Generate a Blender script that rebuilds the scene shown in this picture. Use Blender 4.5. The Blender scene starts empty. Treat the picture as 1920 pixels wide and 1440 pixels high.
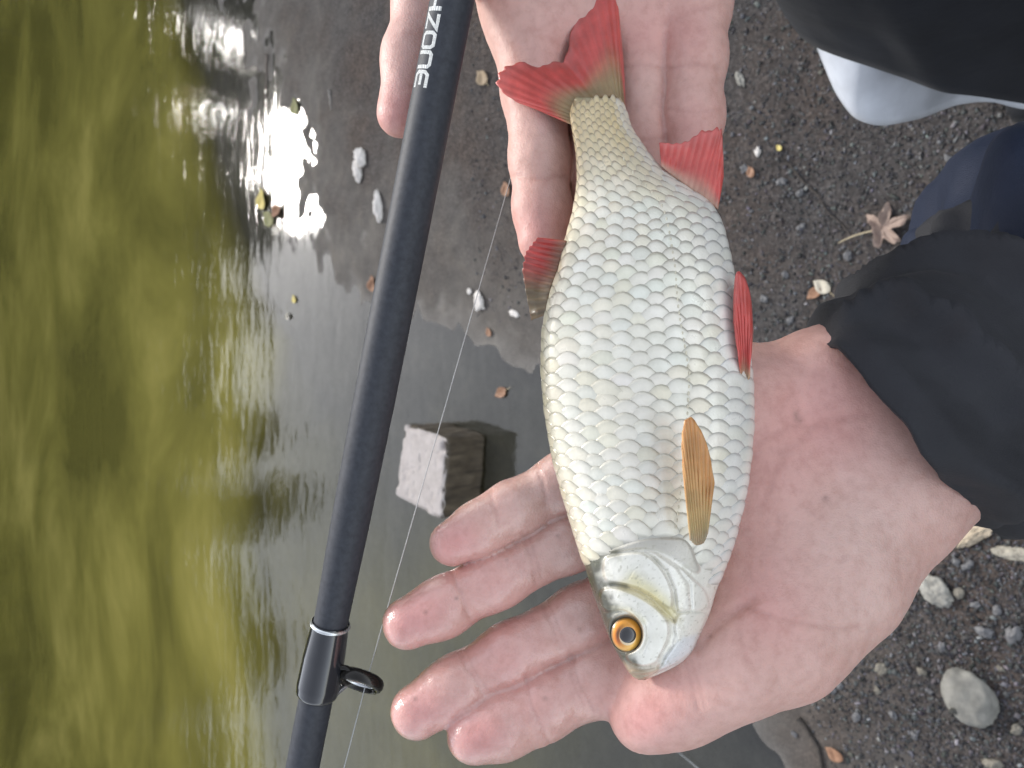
import bpy, math, random
import numpy as np
from mathutils import Vector, Matrix

# ------------------------------------------------------------------ camera, world, sun, exposure
sc = bpy.context.scene
col = sc.collection
rng = np.random.default_rng(7)
random.seed(7)
F = 1442.0                      # focal length in photo pixels (1920 wide)
PITCH = math.radians(50)
CAM = np.array([0.0, 0.0, 1.45])
D = np.array([0.0, math.cos(PITCH), -math.sin(PITCH)])     # view direction
R = np.array([0.0, -math.sin(PITCH), -math.cos(PITCH)])    # picture right = down and towards the viewer
U = np.array([1.0, 0.0, 0.0])                              # picture up = to the right in the place
cam = bpy.data.cameras.new('camera'); camo = bpy.data.objects.new('camera', cam); col.objects.link(camo)
M = Matrix.Identity(4)
for i in range(3):
    M[i][0], M[i][1], M[i][2], M[i][3] = R[i], U[i], -D[i], CAM[i]
camo.matrix_world = M
cam.sensor_fit = 'HORIZONTAL'; cam.sensor_width = 36.0; cam.lens = 36.0 * F / 1920.0
cam.clip_start = 0.01; cam.clip_end = 500.0
cam.dof.use_dof = True; cam.dof.focus_distance = 0.27; cam.dof.aperture_fstop = 22.0
sc.camera = camo

SUN_DIR = np.array([0.300, 0.797, 0.530]); SUN_DIR /= np.linalg.norm(SUN_DIR)
world = bpy.data.worlds.new('World'); sc.world = world; world.use_nodes = True
wn = world.node_tree.nodes; wl = world.node_tree.links
sky = wn.new('ShaderNodeTexSky'); sky.sky_type = 'NISHITA'; sky.sun_disc = False
sky.sun_elevation = math.asin(SUN_DIR[2]); sky.sun_rotation = math.atan2(SUN_DIR[0], SUN_DIR[1])
sky.air_density = 1.0; sky.dust_density = 0.9; sky.ozone_density = 1.0
wn['Background'].inputs['Strength'].default_value = 0.15
veil = wn.new('ShaderNodeHueSaturation'); veil.inputs['Saturation'].default_value = 0.30      # thin white cloud veil
wl.new(sky.outputs['Color'], veil.inputs['Color']); wl.new(veil.outputs['Color'], wn['Background'].inputs['Color'])
sun = bpy.data.lights.new('sun', 'SUN'); sun.energy = 1.3; sun.angle = math.radians(13); sun.color = (1.0, 0.95, 0.88)
suno = bpy.data.objects.new('sun', sun); col.objects.link(suno)
suno.rotation_euler = Vector(SUN_DIR).to_track_quat('Z', 'Y').to_euler()
sc.view_settings.view_transform = 'Standard'; sc.view_settings.look = 'None'
sc.view_settings.exposure = 1.18; sc.view_settings.gamma = 1.0
sc.view_settings.use_curve_mapping = False

# ------------------------------------------------------------------ helpers
def C(px, py, d):
    """metric point at a photo pixel and a distance along the view axis"""
    px = np.asarray(px, float); py = np.asarray(py, float); d = np.asarray(d, float)
    a = (px - 960) / F * d; b = (720 - py) / F * d
    return CAM + a[..., None] * R + b[..., None] * U + d[..., None] * D
def proj(P):
    v = np.asarray(P) - CAM
    d = v @ D
    return 960 + F * (v @ R) / d, 720 - F * (v @ U) / d, d
def G(px, py, z=0.0):
    """point on the level z seen at a photo pixel"""
    v = D + (px - 960) / F * R + (720 - py) / F * U
    return CAM + v * ((z - CAM[2]) / v[2])
def smooth(a, b, x):
    t = np.clip((x - a) / (b - a), 0, 1); return t * t * (3 - 2 * t)
def _h(ix, iy, iz, s):
    n = (ix * 374761393 + iy * 668265263 + iz * 2147483647 + s * 1274126177).astype(np.int64) & 0x7fffffff
    n = ((n ^ (n >> 13)) * 1274126177) & 0x7fffffff
    n = (n ^ (n >> 16))
    return (n & 0xffff) / 65535.0
def noise(p, s=0):
    p = np.asarray(p, float); i = np.floor(p).astype(np.int64); f = p - i; f = f * f * (3 - 2 * f)
    r = 0
    for dx in (0, 1):
        for dy in (0, 1):
            for dz in (0, 1):
                w = (f[..., 0] if dx else 1 - f[..., 0]) * (f[..., 1] if dy else 1 - f[..., 1]) * (f[..., 2] if dz else 1 - f[..., 2])
                r = r + w * _h(i[..., 0] + dx, i[..., 1] + dy, i[..., 2] + dz, s)
    return r * 2 - 1
def fbm(p, o=4, s=0):
    r = 0; a = 1.0; t = 0
    for k in range(o):
        r = r + a * noise(np.asarray(p) * 2 ** k, s + k); t += a; a *= 0.5
    return r / t

def mesh_obj(name, V, Fc, mat=None, parent=None, cols=None, smooth_sh=True):
    me = bpy.data.meshes.new(name)
    V = np.asarray(V, float)
    if isinstance(Fc, np.ndarray):
        Fc = Fc.astype(np.int32); n, k = Fc.shape
        me.vertices.add(len(V)); me.vertices.foreach_set('co', V.astype(np.float32).ravel())
        me.loops.add(n * k); me.loops.foreach_set('vertex_index', Fc.ravel())
        me.polygons.add(n); me.polygons.foreach_set('loop_start', np.arange(0, n * k, k, dtype=np.int32))
        me.update(calc_edges=True); me.validate()
    else:
        me.from_pydata([tuple(v) for v in V], [], [tuple(f) for f in Fc]); me.update()
    if smooth_sh: me.polygons.foreach_set('use_smooth', np.ones(len(me.polygons), bool))
    if cols is not None:
        at = me.color_attributes.new('Col', 'FLOAT_COLOR', 'POINT')
        c = np.ones((len(V), 4), np.float32); c[:, :cols.shape[1]] = cols
        at.data.foreach_set('color', c.ravel())
    if mat: me.materials.append(mat)
    o = bpy.data.objects.new(name, me); col.objects.link(o)
    if parent: o.parent = parent; o.matrix_parent_inverse = parent_inv(parent)
    return o
def parent_inv(p):
    m = Matrix.LocRotScale(p.location, p.rotation_euler, p.scale)
    return m.inverted()
def empty(name, loc):
    o = bpy.data.objects.new(name, None); o.location = loc; o.empty_display_size = 0.02; col.objects.link(o); return o
def tag(o, label, cat, group=None):
    o['label'] = label; o['category'] = cat
    if group: o['group'] = group
    return o
def kind(o, k): o['kind'] = k; return o
def grid_faces(nu, nv, cu=False, cv=False):
    """vertex index = i*nv + j"""
    I = np.arange(nu if cu else nu - 1); J = np.arange(nv if cv else nv - 1)
    i, j = np.meshgrid(I, J, indexing='ij'); i2 = (i + 1) % nu; j2 = (j + 1) % nv
    return np.stack([i * nv + j, i2 * nv + j, i2 * nv + j2, i * nv + j2], -1).reshape(-1, 4)
def tube(path, rad, n=16, cap=True):
    path = np.asarray(path, float); rad = np.broadcast_to(rad, (len(path),))
    t = np.gradient(path, axis=0); t /= np.linalg.norm(t, axis=1)[:, None]
    ref = np.array([0.31, 0.2, 0.93]) if abs(t[0] @ np.array([0.31, 0.2, 0.93])) < .9 else np.array([1., 0, 0])
    V = []
    nrm = np.cross(t[0], ref); nrm /= np.linalg.norm(nrm)
    for k in range(len(path)):
        nrm = nrm - t[k] * (nrm @ t[k]); nrm /= np.linalg.norm(nrm); b = np.cross(t[k], nrm)
        a = np.linspace(0, 2 * np.pi, n, endpoint=False)
        V.append(path[k] + rad[k] * (np.cos(a)[:, None] * nrm + np.sin(a)[:, None] * b))
    V = np.concatenate(V); Fc = grid_faces(len(path), n, False, True).tolist()
    if cap:
        Fc.append(list(range(n))[::-1]); Fc.append(list(range((len(path) - 1) * n, len(path) * n)))
    return V, Fc
def interp(x, xs, ys):
    return np.interp(x, xs, ys)
def cinterp(x, xs, ys):
    """smooth (pchip-like) interpolation"""
    xs = np.asarray(xs, float); ys = np.asarray(ys, float); x = np.clip(np.asarray(x, float), xs[0], xs[-1])
    h = np.diff(xs); dl = np.diff(ys) / h
    m = np.zeros_like(ys); m[1:-1] = np.where(dl[1:] * dl[:-1] > 0, 2 * dl[1:] * dl[:-1] / (dl[1:] + dl[:-1] + 1e-12), 0)
    m[0] = dl[0]; m[-1] = dl[-1]
    i = np.clip(np.searchsorted(xs, x) - 1, 0, len(xs) - 2); t = (x - xs[i]) / h[i]
    return ((1 + 2 * t) * (1 - t) ** 2 * ys[i] + t * (1 - t) ** 2 * h[i] * m[i] + t * t * (3 - 2 * t) * ys[i + 1] + t * t * (t - 1) * h[i] * m[i + 1])
def seg_dist(P, A, B):
    A = np.asarray(A, float); B = np.asarray(B, float); ba = B - A
    t = np.clip(((P - A) @ ba) / (ba @ ba), 0, 1)
    return np.linalg.norm(P - A - t[:, None] * ba, axis=1), t
def poly_sd(P, poly):
    """signed distance to a polygon, negative inside"""
    poly = np.asarray(poly, float); d = np.full(len(P), 1e9); ins = np.zeros(len(P), bool)
    for k in range(len(poly)):
        a, b = poly[k], poly[(k + 1) % len(poly)]
        d = np.minimum(d, seg_dist(P, a, b)[0])
        c = ((a[1] > P[:, 1]) != (b[1] > P[:, 1]))
        xi = (b[0] - a[0]) * (P[:, 1] - a[1]) / (b[1] - a[1] + 1e-12) + a[0]
        ins ^= c & (P[:, 0] < xi)
    return np.where(ins, -d, d)
def line_d(P, pts):
    d = np.full(len(P), 1e9)
    for a, b in zip(pts[:-1], pts[1:]): d = np.minimum(d, seg_dist(P, a, b)[0])
    return d

# ---- materials
class NT:
    def __init__(s, name):
        s.m = bpy.data.materials.new(name); s.m.use_nodes = True
        s.n = s.m.node_tree.nodes; s.l = s.m.node_tree.links
        s.b = s.n['Principled BSDF']; s.out = s.n['Material Output']
    def add(s, t, **kw):
        n = s.n.new(t)
        for k, v in kw.items(): setattr(n, k, v)
        return n
    def setp(s, **kw):
        for k, v in kw.items():
            k = k.replace('_', ' ')
            if hasattr(v, 'is_linked'): s.l.new(v, s.b.inputs[k])
            else: s.b.inputs[k].default_value = v
        return s
    def coord(s, scale=(1, 1, 1), obj=True):
        t = s.add('ShaderNodeTexCoord'); mp = s.add('ShaderNodeMapping'); mp.inputs['Scale'].default_value = scale
        s.l.new(t.outputs['Object'], mp.inputs['Vector']); return mp.outputs['Vector']
    def noise(s, scale, detail=4, rough=0.55, vec=None, dist=0):
        n = s.add('ShaderNodeTexNoise'); n.inputs['Scale'].default_value = scale; n.inputs['Detail'].default_value = detail
        n.inputs['Roughness'].default_value = rough; n.inputs['Distortion'].default_value = dist
        s.l.new(vec if vec is not None else s.coord(), n.inputs['Vector']); return n.outputs['Fac']
    def ramp(s, fac, stops):
        r = s.add('ShaderNodeValToRGB'); e = r.color_ramp.elements
        while len(e) < len(stops): e.new(0.5)
        for el, (p, c) in zip(e, stops):
            el.position = p; el.color = (c, c, c, 1) if isinstance(c, (int, float)) else (*c, 1)
        s.l.new(fac, r.inputs['Fac']); return r.outputs['Color']
    def mix(s, a, b, f, mode='MIX'):
        n = s.add('ShaderNodeMix', data_type='RGBA', blend_type=mode)
        for inp, v in ((n.inputs[6], a), (n.inputs[7], b)):
            if hasattr(v, 'is_linked'): s.l.new(v, inp)
            else: inp.default_value = (*v, 1)
        if hasattr(f, 'is_linked'): s.l.new(f, n.inputs[0])
        else: n.inputs[0].default_value = f
        return n.outputs[2]
    def math(s, op, a, b=0.0, c=None):
        n = s.add('ShaderNodeMath', operation=op)
        for k, v in enumerate((a, b, c)):
            if v is None: continue
            if hasattr(v, 'is_linked'): s.l.new(v, n.inputs[k])
            else: n.inputs[k].default_value = v
        return n.outputs[0]
    def attr(s, name='Col'):
        a = s.add('ShaderNodeAttribute'); a.attribute_name = name; return a
    def bump(s, h, strength=0.3, dist=0.001, normal=None):
        b = s.add('ShaderNodeBump'); b.inputs['Strength'].default_value = strength; b.inputs['Distance'].default_value = dist
        s.l.new(h, b.inputs['Height'])
        if normal is not None: s.l.new(normal, b.inputs['Normal'])
        return b.outputs['Normal']
    def pos(s):
        g = s.add('ShaderNodeNewGeometry'); return g.outputs['Position']

def mat_plain(name, c, rough=0.6, var=0.3, scale=40, bump=0.2, bdist=0.001, **kw):
    t = NT(name); n = t.noise(scale, 5)
    d = tuple(x * (1 - var) for x in c); l = tuple(min(1, x * (1 + var)) for x in c)
    t.setp(Base_Color=t.ramp(n, [(0.3, d), (0.7, l)]), Roughness=rough, Normal=t.bump(t.noise(scale * 3, 6), bump, bdist), **kw)
    return t.m

# ------------------------------------------------------------------ SHORE: ground, water
SH = np.array([[-3.5, -1.2], [-1.5, 0.05], [-0.74, 0.56], [-0.35, 0.80], [0.0, 1.08], [0.10, 1.45], [0.22, 1.68], [0.50, 2.02], [0.85, 2.22], [1.14, 2.36], [2.0, 2.75], [6.0, 4.2]])
def shore_sd(x, y):
    """distance from the waterline, positive over water"""
    P = np.stack([x, y], -1).reshape(-1, 2)
    d = line_d(P, SH)
    poly = np.vstack([SH, [[60, 30], [60, 200], [-60, 200], [-60, -30]]])
    ins = poly_sd(P, poly) < 0
    return np.where(ins, d, -d).reshape(np.shape(x))
def ground_z(x, y):
    sd = shore_sd(x, y)
    p = np.stack([x * 2.3, y * 2.3, np.zeros_like(x)], -1)
    sd = sd + 0.10 * fbm(p, 3, 5) * smooth(6, 1, np.abs(sd))
    z = np.where(sd < 0, -sd * 0.045, -0.040 * sd)
    drop = np.maximum(0, np.minimum(sd - 0.30, y - 2.22 + 0.10 * np.sin(x * 3.1) + 0.05 * np.sin(x * 7.3 + 1)))
    z = np.where(sd > 0, -0.040 * np.minimum(sd, 0.75) - 0.24 * drop, z)
    z = np.maximum(z, -0.9)
    z = np.minimum(z, 0.12)
    # far bank
    fb = smooth(5.6, 8.2, y - 0.10 * x + 0.4 * np.sin(x * 0.9)) 
    z = z * (1 - fb) + fb * 0.7
    # unevenness
    near = smooth(5, 2.5, np.hypot(x, y - 1))
    land = smooth(0.05, -0.15, sd)
    z = z + near * (0.006 * fbm(np.stack([x * 9, y * 9, x * 0], -1), 4, 11) * (0.35 + 0.65 * land))
    z = z + near * land * 0.0035 * fbm(np.stack([x * 45, y * 45, x * 0], -1), 3, 21)
    pd = G(548, 250); z = z - np.exp(-((x - pd[0]) / .15) ** 2 - ((y - pd[1]) / .13) ** 2) * (0.015 + 0.020 * fbm(np.stack([x * 13, y * 17, x * 0 + 9], -1), 4, 41))     # puddle at the edge
    # trodden, rutted mud at the waterline to the right
    rut = smooth(0.35, 0.0, np.abs(sd)) * smooth(0.1, 0.5, x) * near
    z = z + rut * 0.012 * fbm(np.stack([x * 14, y * 22, x * 0 + 3], -1), 3, 31)
    return z
xs = np.concatenate([[-70, -40, -24, -14, -9, -6, -4.2, -3, -2.2, -1.7], np.arange(-1.40, 1.60, 0.0105), [1.75, 2.1, 2.8, 4, 6, 9, 14, 24, 40, 70]])
ys = np.concatenate([[-50, -25, -12, -6, -3, -1.5, -.8, -.4], np.arange(-0.2, 3.4, 0.0105), [3.6, 3.9, 4.3, 4.8, 5.4, 6, 6.6, 7.2, 7.8, 8.5, 9.5, 12, 18, 30, 60, 120]])
X, Y = np.meshgrid(xs, ys, indexing='ij')
Z = ground_z(X, Y)
def ground_at(p):
    return float(ground_z(np.array([p[0]]), np.array([p[1]]))[0])

def ground_material():
    t = NT('mud_and_gravel'); g = t.add('ShaderNodeNewGeometry'); sep = t.add('ShaderNodeSeparateXYZ')
    t.l.new(g.outputs['Position'], sep.inputs[0]); z = sep.outputs[2]; y = sep.outputs[1]
    v = g.outputs['Position']
    n1 = t.noise(3.5, 6, 0.6, v); n2 = t.noise(30, 6, 0.7, v); n3 = t.noise(160, 4, 0.7, v)
    n4 = t.noise(420, 3, 0.6, v)
    dry = t.ramp(n2, [(0.25, (0.018, 0.016, 0.0155)), (0.5, (0.048, 0.043, 0.040)), (0.75, (0.095, 0.085, 0.078))])
    fleck = t.ramp(n3, [(0.40, (0.014, 0.0135, 0.014)), (0.55, (0.055, 0.052, 0.053)), (0.78, (0.22, 0.21, 0.21))])
    dry = t.mix(dry, fleck, 0.55)
    warm = t.ramp(n1, [(0.42, 0.0), (0.62, 1.0)])
    dry = t.mix(dry, t.mix(dry, (1.15, 0.98, 0.86), 1.0, 'MULTIPLY'), warm)
    mud = t.ramp(t.noise(9, 7, 0.65, v), [(0.3, (0.105, 0.103, 0.100)), (0.55, (0.19, 0.185, 0.175)), (0.75, (0.29, 0.275, 0.235))])  # mud tone lifted so the shallows carry some mirrored sky in their colour
    mud = t.mix(mud, t.ramp(n3, [(0.3, (0.05, 0.05, 0.05)), (0.75, (0.17, 0.165, 0.15))]), 0.30)
    mud = t.mix(mud, t.mix(mud, (0.50, 0.47, 0.45), 1.0, 'MULTIPLY'), t.ramp(t.math('ADD', t.math('MULTIPLY', z, 40.0), 0.5), [(0.40, 0.0), (0.62, 1.0)]))
    wet = t.ramp(t.math('ADD', z, t.math('MULTIPLY', t.math('SUBTRACT', n1, 0.5), 0.03)), [(0.0, 1.0), (0.022, 0.0)])
    c = t.mix(dry, mud, wet)
    deep = t.ramp(t.math('MULTIPLY', z, -1.0), [(0.02, 0.0), (0.09, 1.0)])
    c = t.mix(c, t.ramp(n2, [(0.3, (0.045, 0.042, 0.016)), (0.7, (0.11, 0.10, 0.035))]), deep)
    bank = t.ramp(t.math('MULTIPLY', y, 0.1), [(0.50, 0.0), (0.66, 1.0)])
    c = t.mix(c, t.ramp(t.noise(8, 6, 0.7, v), [(0.3, (0.05, 0.075, 0.015)), (0.7, (0.13, 0.16, 0.035))]), bank)
    h = t.math('ADD', t.math('MULTIPLY', n3, 1.0), t.math('MULTIPLY', n4, 0.5))
    rough = t.ramp(wet, [(0.0, 0.78), (1.0, 0.42)])
    c = t.mix(c, (1.28, 1.25, 1.24), 1.0, 'MULTIPLY')
    t.setp(Base_Color=c, Roughness=rough, Normal=t.bump(h, 0.55, 0.004), Specular_IOR_Level=0.25)
    return t.m
gnd = mesh_obj('ground', np.stack([X, Y, Z], -1).reshape(-1, 3), grid_faces(len(xs), len(ys)), ground_material())
kind(gnd, 'structure')

def water_material():
    t = NT('pond_water'); t.n.remove(t.b)
    v = t.pos(); dep = t.attr('Col'); depth = dep.outputs['Fac']      # water depth, 1 = deep and cloudy, full painted tree reflection
    def mapped(sc_):
        mp = t.add('ShaderNodeMapping'); mp.inputs['Scale'].default_value = sc_; t.l.new(v, mp.inputs['Vector']); return mp.outputs['Vector']
    wa = t.noise(1.0, 3, 0.5, mapped((2.2, 7.0, 1)), 0.4)
    wb = t.noise(1.0, 3, 0.55, mapped((9.0, 30.0, 1)), 0.6)
    wc = t.noise(1.0, 2, 0.5, mapped((40.0, 95.0, 1)), 0.3)
    h = t.math('ADD', t.math('MULTIPLY', wa, 0.7), t.math('ADD', t.math('MULTIPLY', wb, 0.24), t.math('MULTIPLY', wc, 0.035)))
    b = t.add('ShaderNodeBump'); b.inputs['Distance'].default_value = 0.016
    t.l.new(t.ramp(depth, [(0.0, 0.12), (0.5, 0.30)]), b.inputs['Strength']); t.l.new(h, b.inputs['Height'])
    nrm = b.outputs['Normal']
    murk_tree_refl = t.ramp(t.noise(1.0, 5, 0.6, mapped((0.9, 1.5, 1)), .5), [(0.36, (0.125, 0.115, 0.030)), (0.52, (0.222, 0.200, 0.050)), (0.66, (0.35, 0.305, 0.085))])  # cloudy water colour, brightened and patched to stand in for mirrored sunlit foliage
    dif = t.add('ShaderNodeBsdfDiffuse'); t.l.new(murk_tree_refl, dif.inputs['Color'])
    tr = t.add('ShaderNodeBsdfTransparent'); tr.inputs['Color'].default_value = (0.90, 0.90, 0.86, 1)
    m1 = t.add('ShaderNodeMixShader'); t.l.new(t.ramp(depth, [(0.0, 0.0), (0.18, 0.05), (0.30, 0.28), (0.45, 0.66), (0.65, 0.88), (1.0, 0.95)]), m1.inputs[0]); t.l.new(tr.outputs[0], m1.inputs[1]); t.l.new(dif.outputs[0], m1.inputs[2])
    gl = t.add('ShaderNodeBsdfGlossy'); gl.inputs['Roughness'].default_value = 0.07; gl.inputs['Color'].default_value = (1, 1, 1, 1); t.l.new(nrm, gl.inputs['Normal'])
    fr = t.add('ShaderNodeFresnel'); fr.inputs['IOR'].default_value = 1.62; t.l.new(nrm, fr.inputs['Normal'])
    m2 = t.add('ShaderNodeMixShader'); t.l.new(fr.outputs[0], m2.inputs[0]); t.l.new(m1.outputs[0], m2.inputs[1]); t.l.new(gl.outputs[0], m2.inputs[2])
    t.l.new(m2.outputs[0], t.out.inputs['Surface'])
    return t.m
wx = np.concatenate([[-60, -30, -15, -8, -5, -3, -2], np.arange(-1.5, 1.7, 0.04), [2, 3, 5, 8, 15, 30, 60]])
wy = np.concatenate([np.arange(0.0, 3.4, 0.04), [3.6, 4, 4.5, 5, 5.6, 6.2, 6.8, 7.4, 8.5, 10]])
WX, WY = np.meshgrid(wx, wy, indexing='ij')
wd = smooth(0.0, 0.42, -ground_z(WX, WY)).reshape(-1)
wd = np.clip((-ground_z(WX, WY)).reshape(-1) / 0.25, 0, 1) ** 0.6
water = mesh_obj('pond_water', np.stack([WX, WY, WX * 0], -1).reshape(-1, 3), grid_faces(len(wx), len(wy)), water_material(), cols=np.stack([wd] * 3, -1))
kind(water, 'structure')

# gravel: uncountable chips pressed into the ground
def chip_verts(n, size, seed):
    r = np.random.default_rng(seed)
    base = np.array([[-1, -1, -1], [1, -1, -1], [1, 1, -1], [-1, 1, -1], [-1, -1, 1], [1, -1, 1], [1, 1, 1], [-1, 1, 1]], float)
    V = base[None] * r.uniform(0.45, 1.0, (n, 8, 3)) * np.stack([r.uniform(.6, 1.3, n), r.uniform(.4, 1.0, n), r.uniform(.22, .6, n)], -1)[:, None]
    a = r.uniform(0, 6.28, n); tx = r.normal(0, .35, n)
    cx, sx = np.cos(tx)[:, None], np.sin(tx)[:, None]
    y = V[..., 1] * cx - V[..., 2] * sx; z = V[..., 1] * sx + V[..., 2] * cx; x = V[..., 0]
    ca, sa = np.cos(a)[:, None], np.sin(a)[:, None]
    return np.stack([x * ca - y * sa, x * sa + y * ca, z], -1) * size[:, None, None]
CHF = np.array([[0, 3, 2, 1], [4, 5, 6, 7], [0, 1, 5, 4], [1, 2, 6, 5], [2, 3, 7, 6], [3, 0, 4, 7]])
def stone_mat(name):
    t = NT(name); c = t.attr('Col')
    n = t.noise(300, 4, 0.6)
    t.setp(Base_Color=t.mix(c.outputs['Color'], t.ramp(n, [(0.3, 0.6), (0.7, 1.0)]), 0.8, 'MULTIPLY'), Roughness=0.7, Specular_IOR_Level=0.3, Normal=t.bump(t.noise(600, 3), 0.3, 0.001))
    return t.m
M_chip = stone_mat('stone_chip')
N = 90000
px = rng.uniform(880, 2000, N); py = rng.uniform(-120, 1560, N)
keep = rng.uniform(0, 1, N) < np.clip(0.35 + 0.65 * smooth(700, 1200, py) * smooth(1250, 1500, px) + 0.25 * smooth(1300, 1500, px), 0, 1)
px, py = px[keep], py[keep]
v = D[None] + ((px - 960) / F)[:, None] * R + ((720 - py) / F)[:, None] * U
P = CAM + v * ((0.03 - CAM[2]) / v[:, 2])[:, None]
sdp = shore_sd(P[:, 0], P[:, 1]); P = P[sdp < -0.10 - .25 * rng.uniform(0, 1, len(sdp)) ** 2]
P[:, 2] = ground_z(P[:, 0], P[:, 1])
n = len(P); size = np.exp(rng.normal(math.log(0.0019), 0.45, n)).clip(0.0009, 0.0058)
CV = chip_verts(n, size, 3) + P[:, None, :] + np.array([0, 0, 1.0]) * (size * 0.12)[:, None, None]
tone = np.exp(rng.normal(math.log(0.076), 0.55, n)).clip(0.024, 0.34)
tint = 1 + rng.normal(0, .05, (n, 3)) + np.array([0.0, 0.0, 0.05])
cc = np.repeat((tone[:, None] * tint)[:, None], 8, 1).reshape(-1, 3)
FI = (CHF[None] + (np.arange(n) * 8)[:, None, None]).reshape(-1, 4)
gr = mesh_obj('gravel', CV.reshape(-1, 3), FI, M_chip, cols=cc, smooth_sh=False)
kind(gr, 'stuff'); tag(gr, 'fine dark grey gravel chips pressed into the bare ground', 'gravel')


# ------------------------------------------------------------------ trees and shrubs on the far bank (mirrored in the water)
def leaf_mat(name, dark, light):
    t = NT(name); c = t.ramp(t.noise(2.2, 3), [(0.3, dark), (0.7, light)])
    t.setp(Base_Color=c, Roughness=0.55)
    trl = t.add('ShaderNodeBsdfTranslucent'); t.l.new(t.mix(c, (1.6, 1.5, 0.5), 1.0, 'MULTIPLY'), trl.inputs['Color'])
    m = t.add('ShaderNodeMixShader'); m.inputs[0].default_value = 0.5
    t.l.new(t.b.outputs[0], m.inputs[1]); t.l.new(trl.outputs[0], m.inputs[2]); t.l.new(m.outputs[0], t.out.inputs['Surface'])
    return t.m
M_leafA = leaf_mat('leaf_olive', (0.085, 0.088, 0.014), (0.19, 0.18, 0.034))
M_leafB = leaf_mat('leaf_yellow_green', (0.15, 0.145, 0.016), (0.29, 0.26, 0.042))
M_leafC = leaf_mat('leaf_dark', (0.050, 0.052, 0.012), (0.115, 0.110, 0.026))
M_bark = mat_plain('bark', (0.10, 0.075, 0.055), 0.85, 0.4, 12, 0.8, 0.02)
def crown_mesh(name, blobs, nleaf, size, mat, parent, seed):
    r = np.random.default_rng(seed)
    blobs = np.array(blobs); w = np.prod(blobs[:, 3:6], 1) ** 0.67; idx = r.choice(len(blobs), nleaf, p=w / w.sum())
    d = r.normal(size=(nleaf, 3)); d /= np.linalg.norm(d, axis=1)[:, None]
    rad = r.uniform(0.35, 1.05, nleaf) ** 0.6
    P = blobs[idx, :3] + d * rad[:, None] * blobs[idx, 3:6]
    a = r.normal(size=(nleaf, 3)); a[:, 2] -= 0.4; a /= np.linalg.norm(a, axis=1)[:, None]
    b = np.cross(a, r.normal(size=(nleaf, 3))); b /= np.linalg.norm(b, axis=1)[:, None]
    s = size * r.uniform(.6, 1.4, nleaf)[:, None]
    V = np.stack([P - a * s, P + b * s * .45, P + a * s, P - b * s * .45], 1).reshape(-1, 3)
    return mesh_obj(name, V, np.arange(nleaf * 4).reshape(-1, 4), mat, parent)
def tree(x, y, h, w, mat, seed, label, nleaf=9000, lsize=0.085, name='tree', group='trees and shrubs on the far bank'):
    r = random.Random(seed); z0 = ground_at((x, y)) - 0.05
    root = empty(name, (x, y, z0)); tag(root, label, 'tree' if name == 'tree' else 'shrub', group)
    n = 9; path = [(x + 0.12 * math.sin(k * 1.1 + seed) * k / n, y + 0.08 * math.cos(k * 1.7 + seed) * k / n, z0 + (h * 0.8) * k / (n - 1)) for k in range(n)]
    V, Fc = tube(path, np.linspace(0.05 * h ** .5, 0.012, n), 10)
    V = [V]; FF = [list(f) for f in Fc]; off = len(V[0])
    blobs = []
    for k in range(22):
        f = 0.14 + 0.86 * (k + r.random()) / 22
        ang = r.uniform(0, 6.28); rr = w * (0.25 + 0.75 * r.random()) * math.sin(math.pi * min(1, 0.22 + 0.75 * f)) ** 0.7
        c = (x + rr * math.cos(ang), y + 0.75 * rr * math.sin(ang), z0 + h * f * 0.95)
        s = w * r.uniform(.22, .42); blobs.append((*c, s, s, s * .75))
        i = min(n - 1, int(f * 0.75 * n)); p0 = np.array(path[i]); p1 = np.array(c)
        lv, lf = tube([p0, (p0 + p1) / 2 + np.array([0, 0, .05 * h * .3]), p1], [0.018 * h ** .5, 0.012, 0.004], 6)
        V.append(lv); FF += [[q + off for q in f2] for f2 in lf]; off += len(lv)
    mesh_obj('trunk', np.concatenate(V), FF, M_bark, root)
    crown_mesh('crown', blobs, nleaf, lsize, mat, root, seed)
    return root
k = 0
for x, y, h, w, m, nm in [(-6.8, 8.6, 3.6, 1.4, M_leafA, 'tree'), (-4.6, 8.6, 2.9, 1.0, M_leafB, 'tree'), (-3.4, 8.7, 3.75, .85, M_leafA, 'tree'), (-2.35, 8.5, 2.8, .7, M_leafB, 'tree'),
                      (-1.5, 8.8, 3.9, .7, M_leafA, 'tree'), (-0.65, 8.6, 3.45, .75, M_leafC, 'tree'), (0.3, 8.6, 2.95, .85, M_leafB, 'tree'),
                      (1.2, 8.9, 2.9, .9, M_leafA, 'tree'), (2.3, 8.7, 3.55, 1.15, M_leafC, 'tree'), (3.6, 8.9, 3.85, 1.3, M_leafC, 'tree'), (4.9, 8.7, 4.5, 1.5, M_leafC, 'tree'), (6.8, 8.4, 4.1, 1.5, M_leafC, 'tree')]:
    tree(x, y, h, w, m, 40 + k, {id(M_leafA): 'olive green broadleaf tree on the far bank', id(M_leafB): 'yellow green broadleaf tree on the far bank', id(M_leafC): 'dark green broadleaf tree on the far bank'}[id(m)], name=nm); k += 1
for x, y, h, w in [(-7.6, 10.6, 4.6, 1.6), (-5.6, 10.4, 4.3, 1.5), (-3.9, 10.7, 4.4, 1.5), (-2.2, 10.3, 4.2, 1.4), (-0.4, 10.6, 4.5, 1.5), (1.4, 10.5, 3.9, 1.5), (3.1, 10.7, 3.9, 1.5), (4.9, 10.5, 4.1, 1.5), (6.8, 10.6, 4.4, 1.6)]:
    tree(x, y, h * .80, w, M_leafA, 60 + k, 'olive tree in the second row behind the bank trees', 7000, .10, 'tree', 'second row of trees behind the far bank'); k += 1
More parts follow.
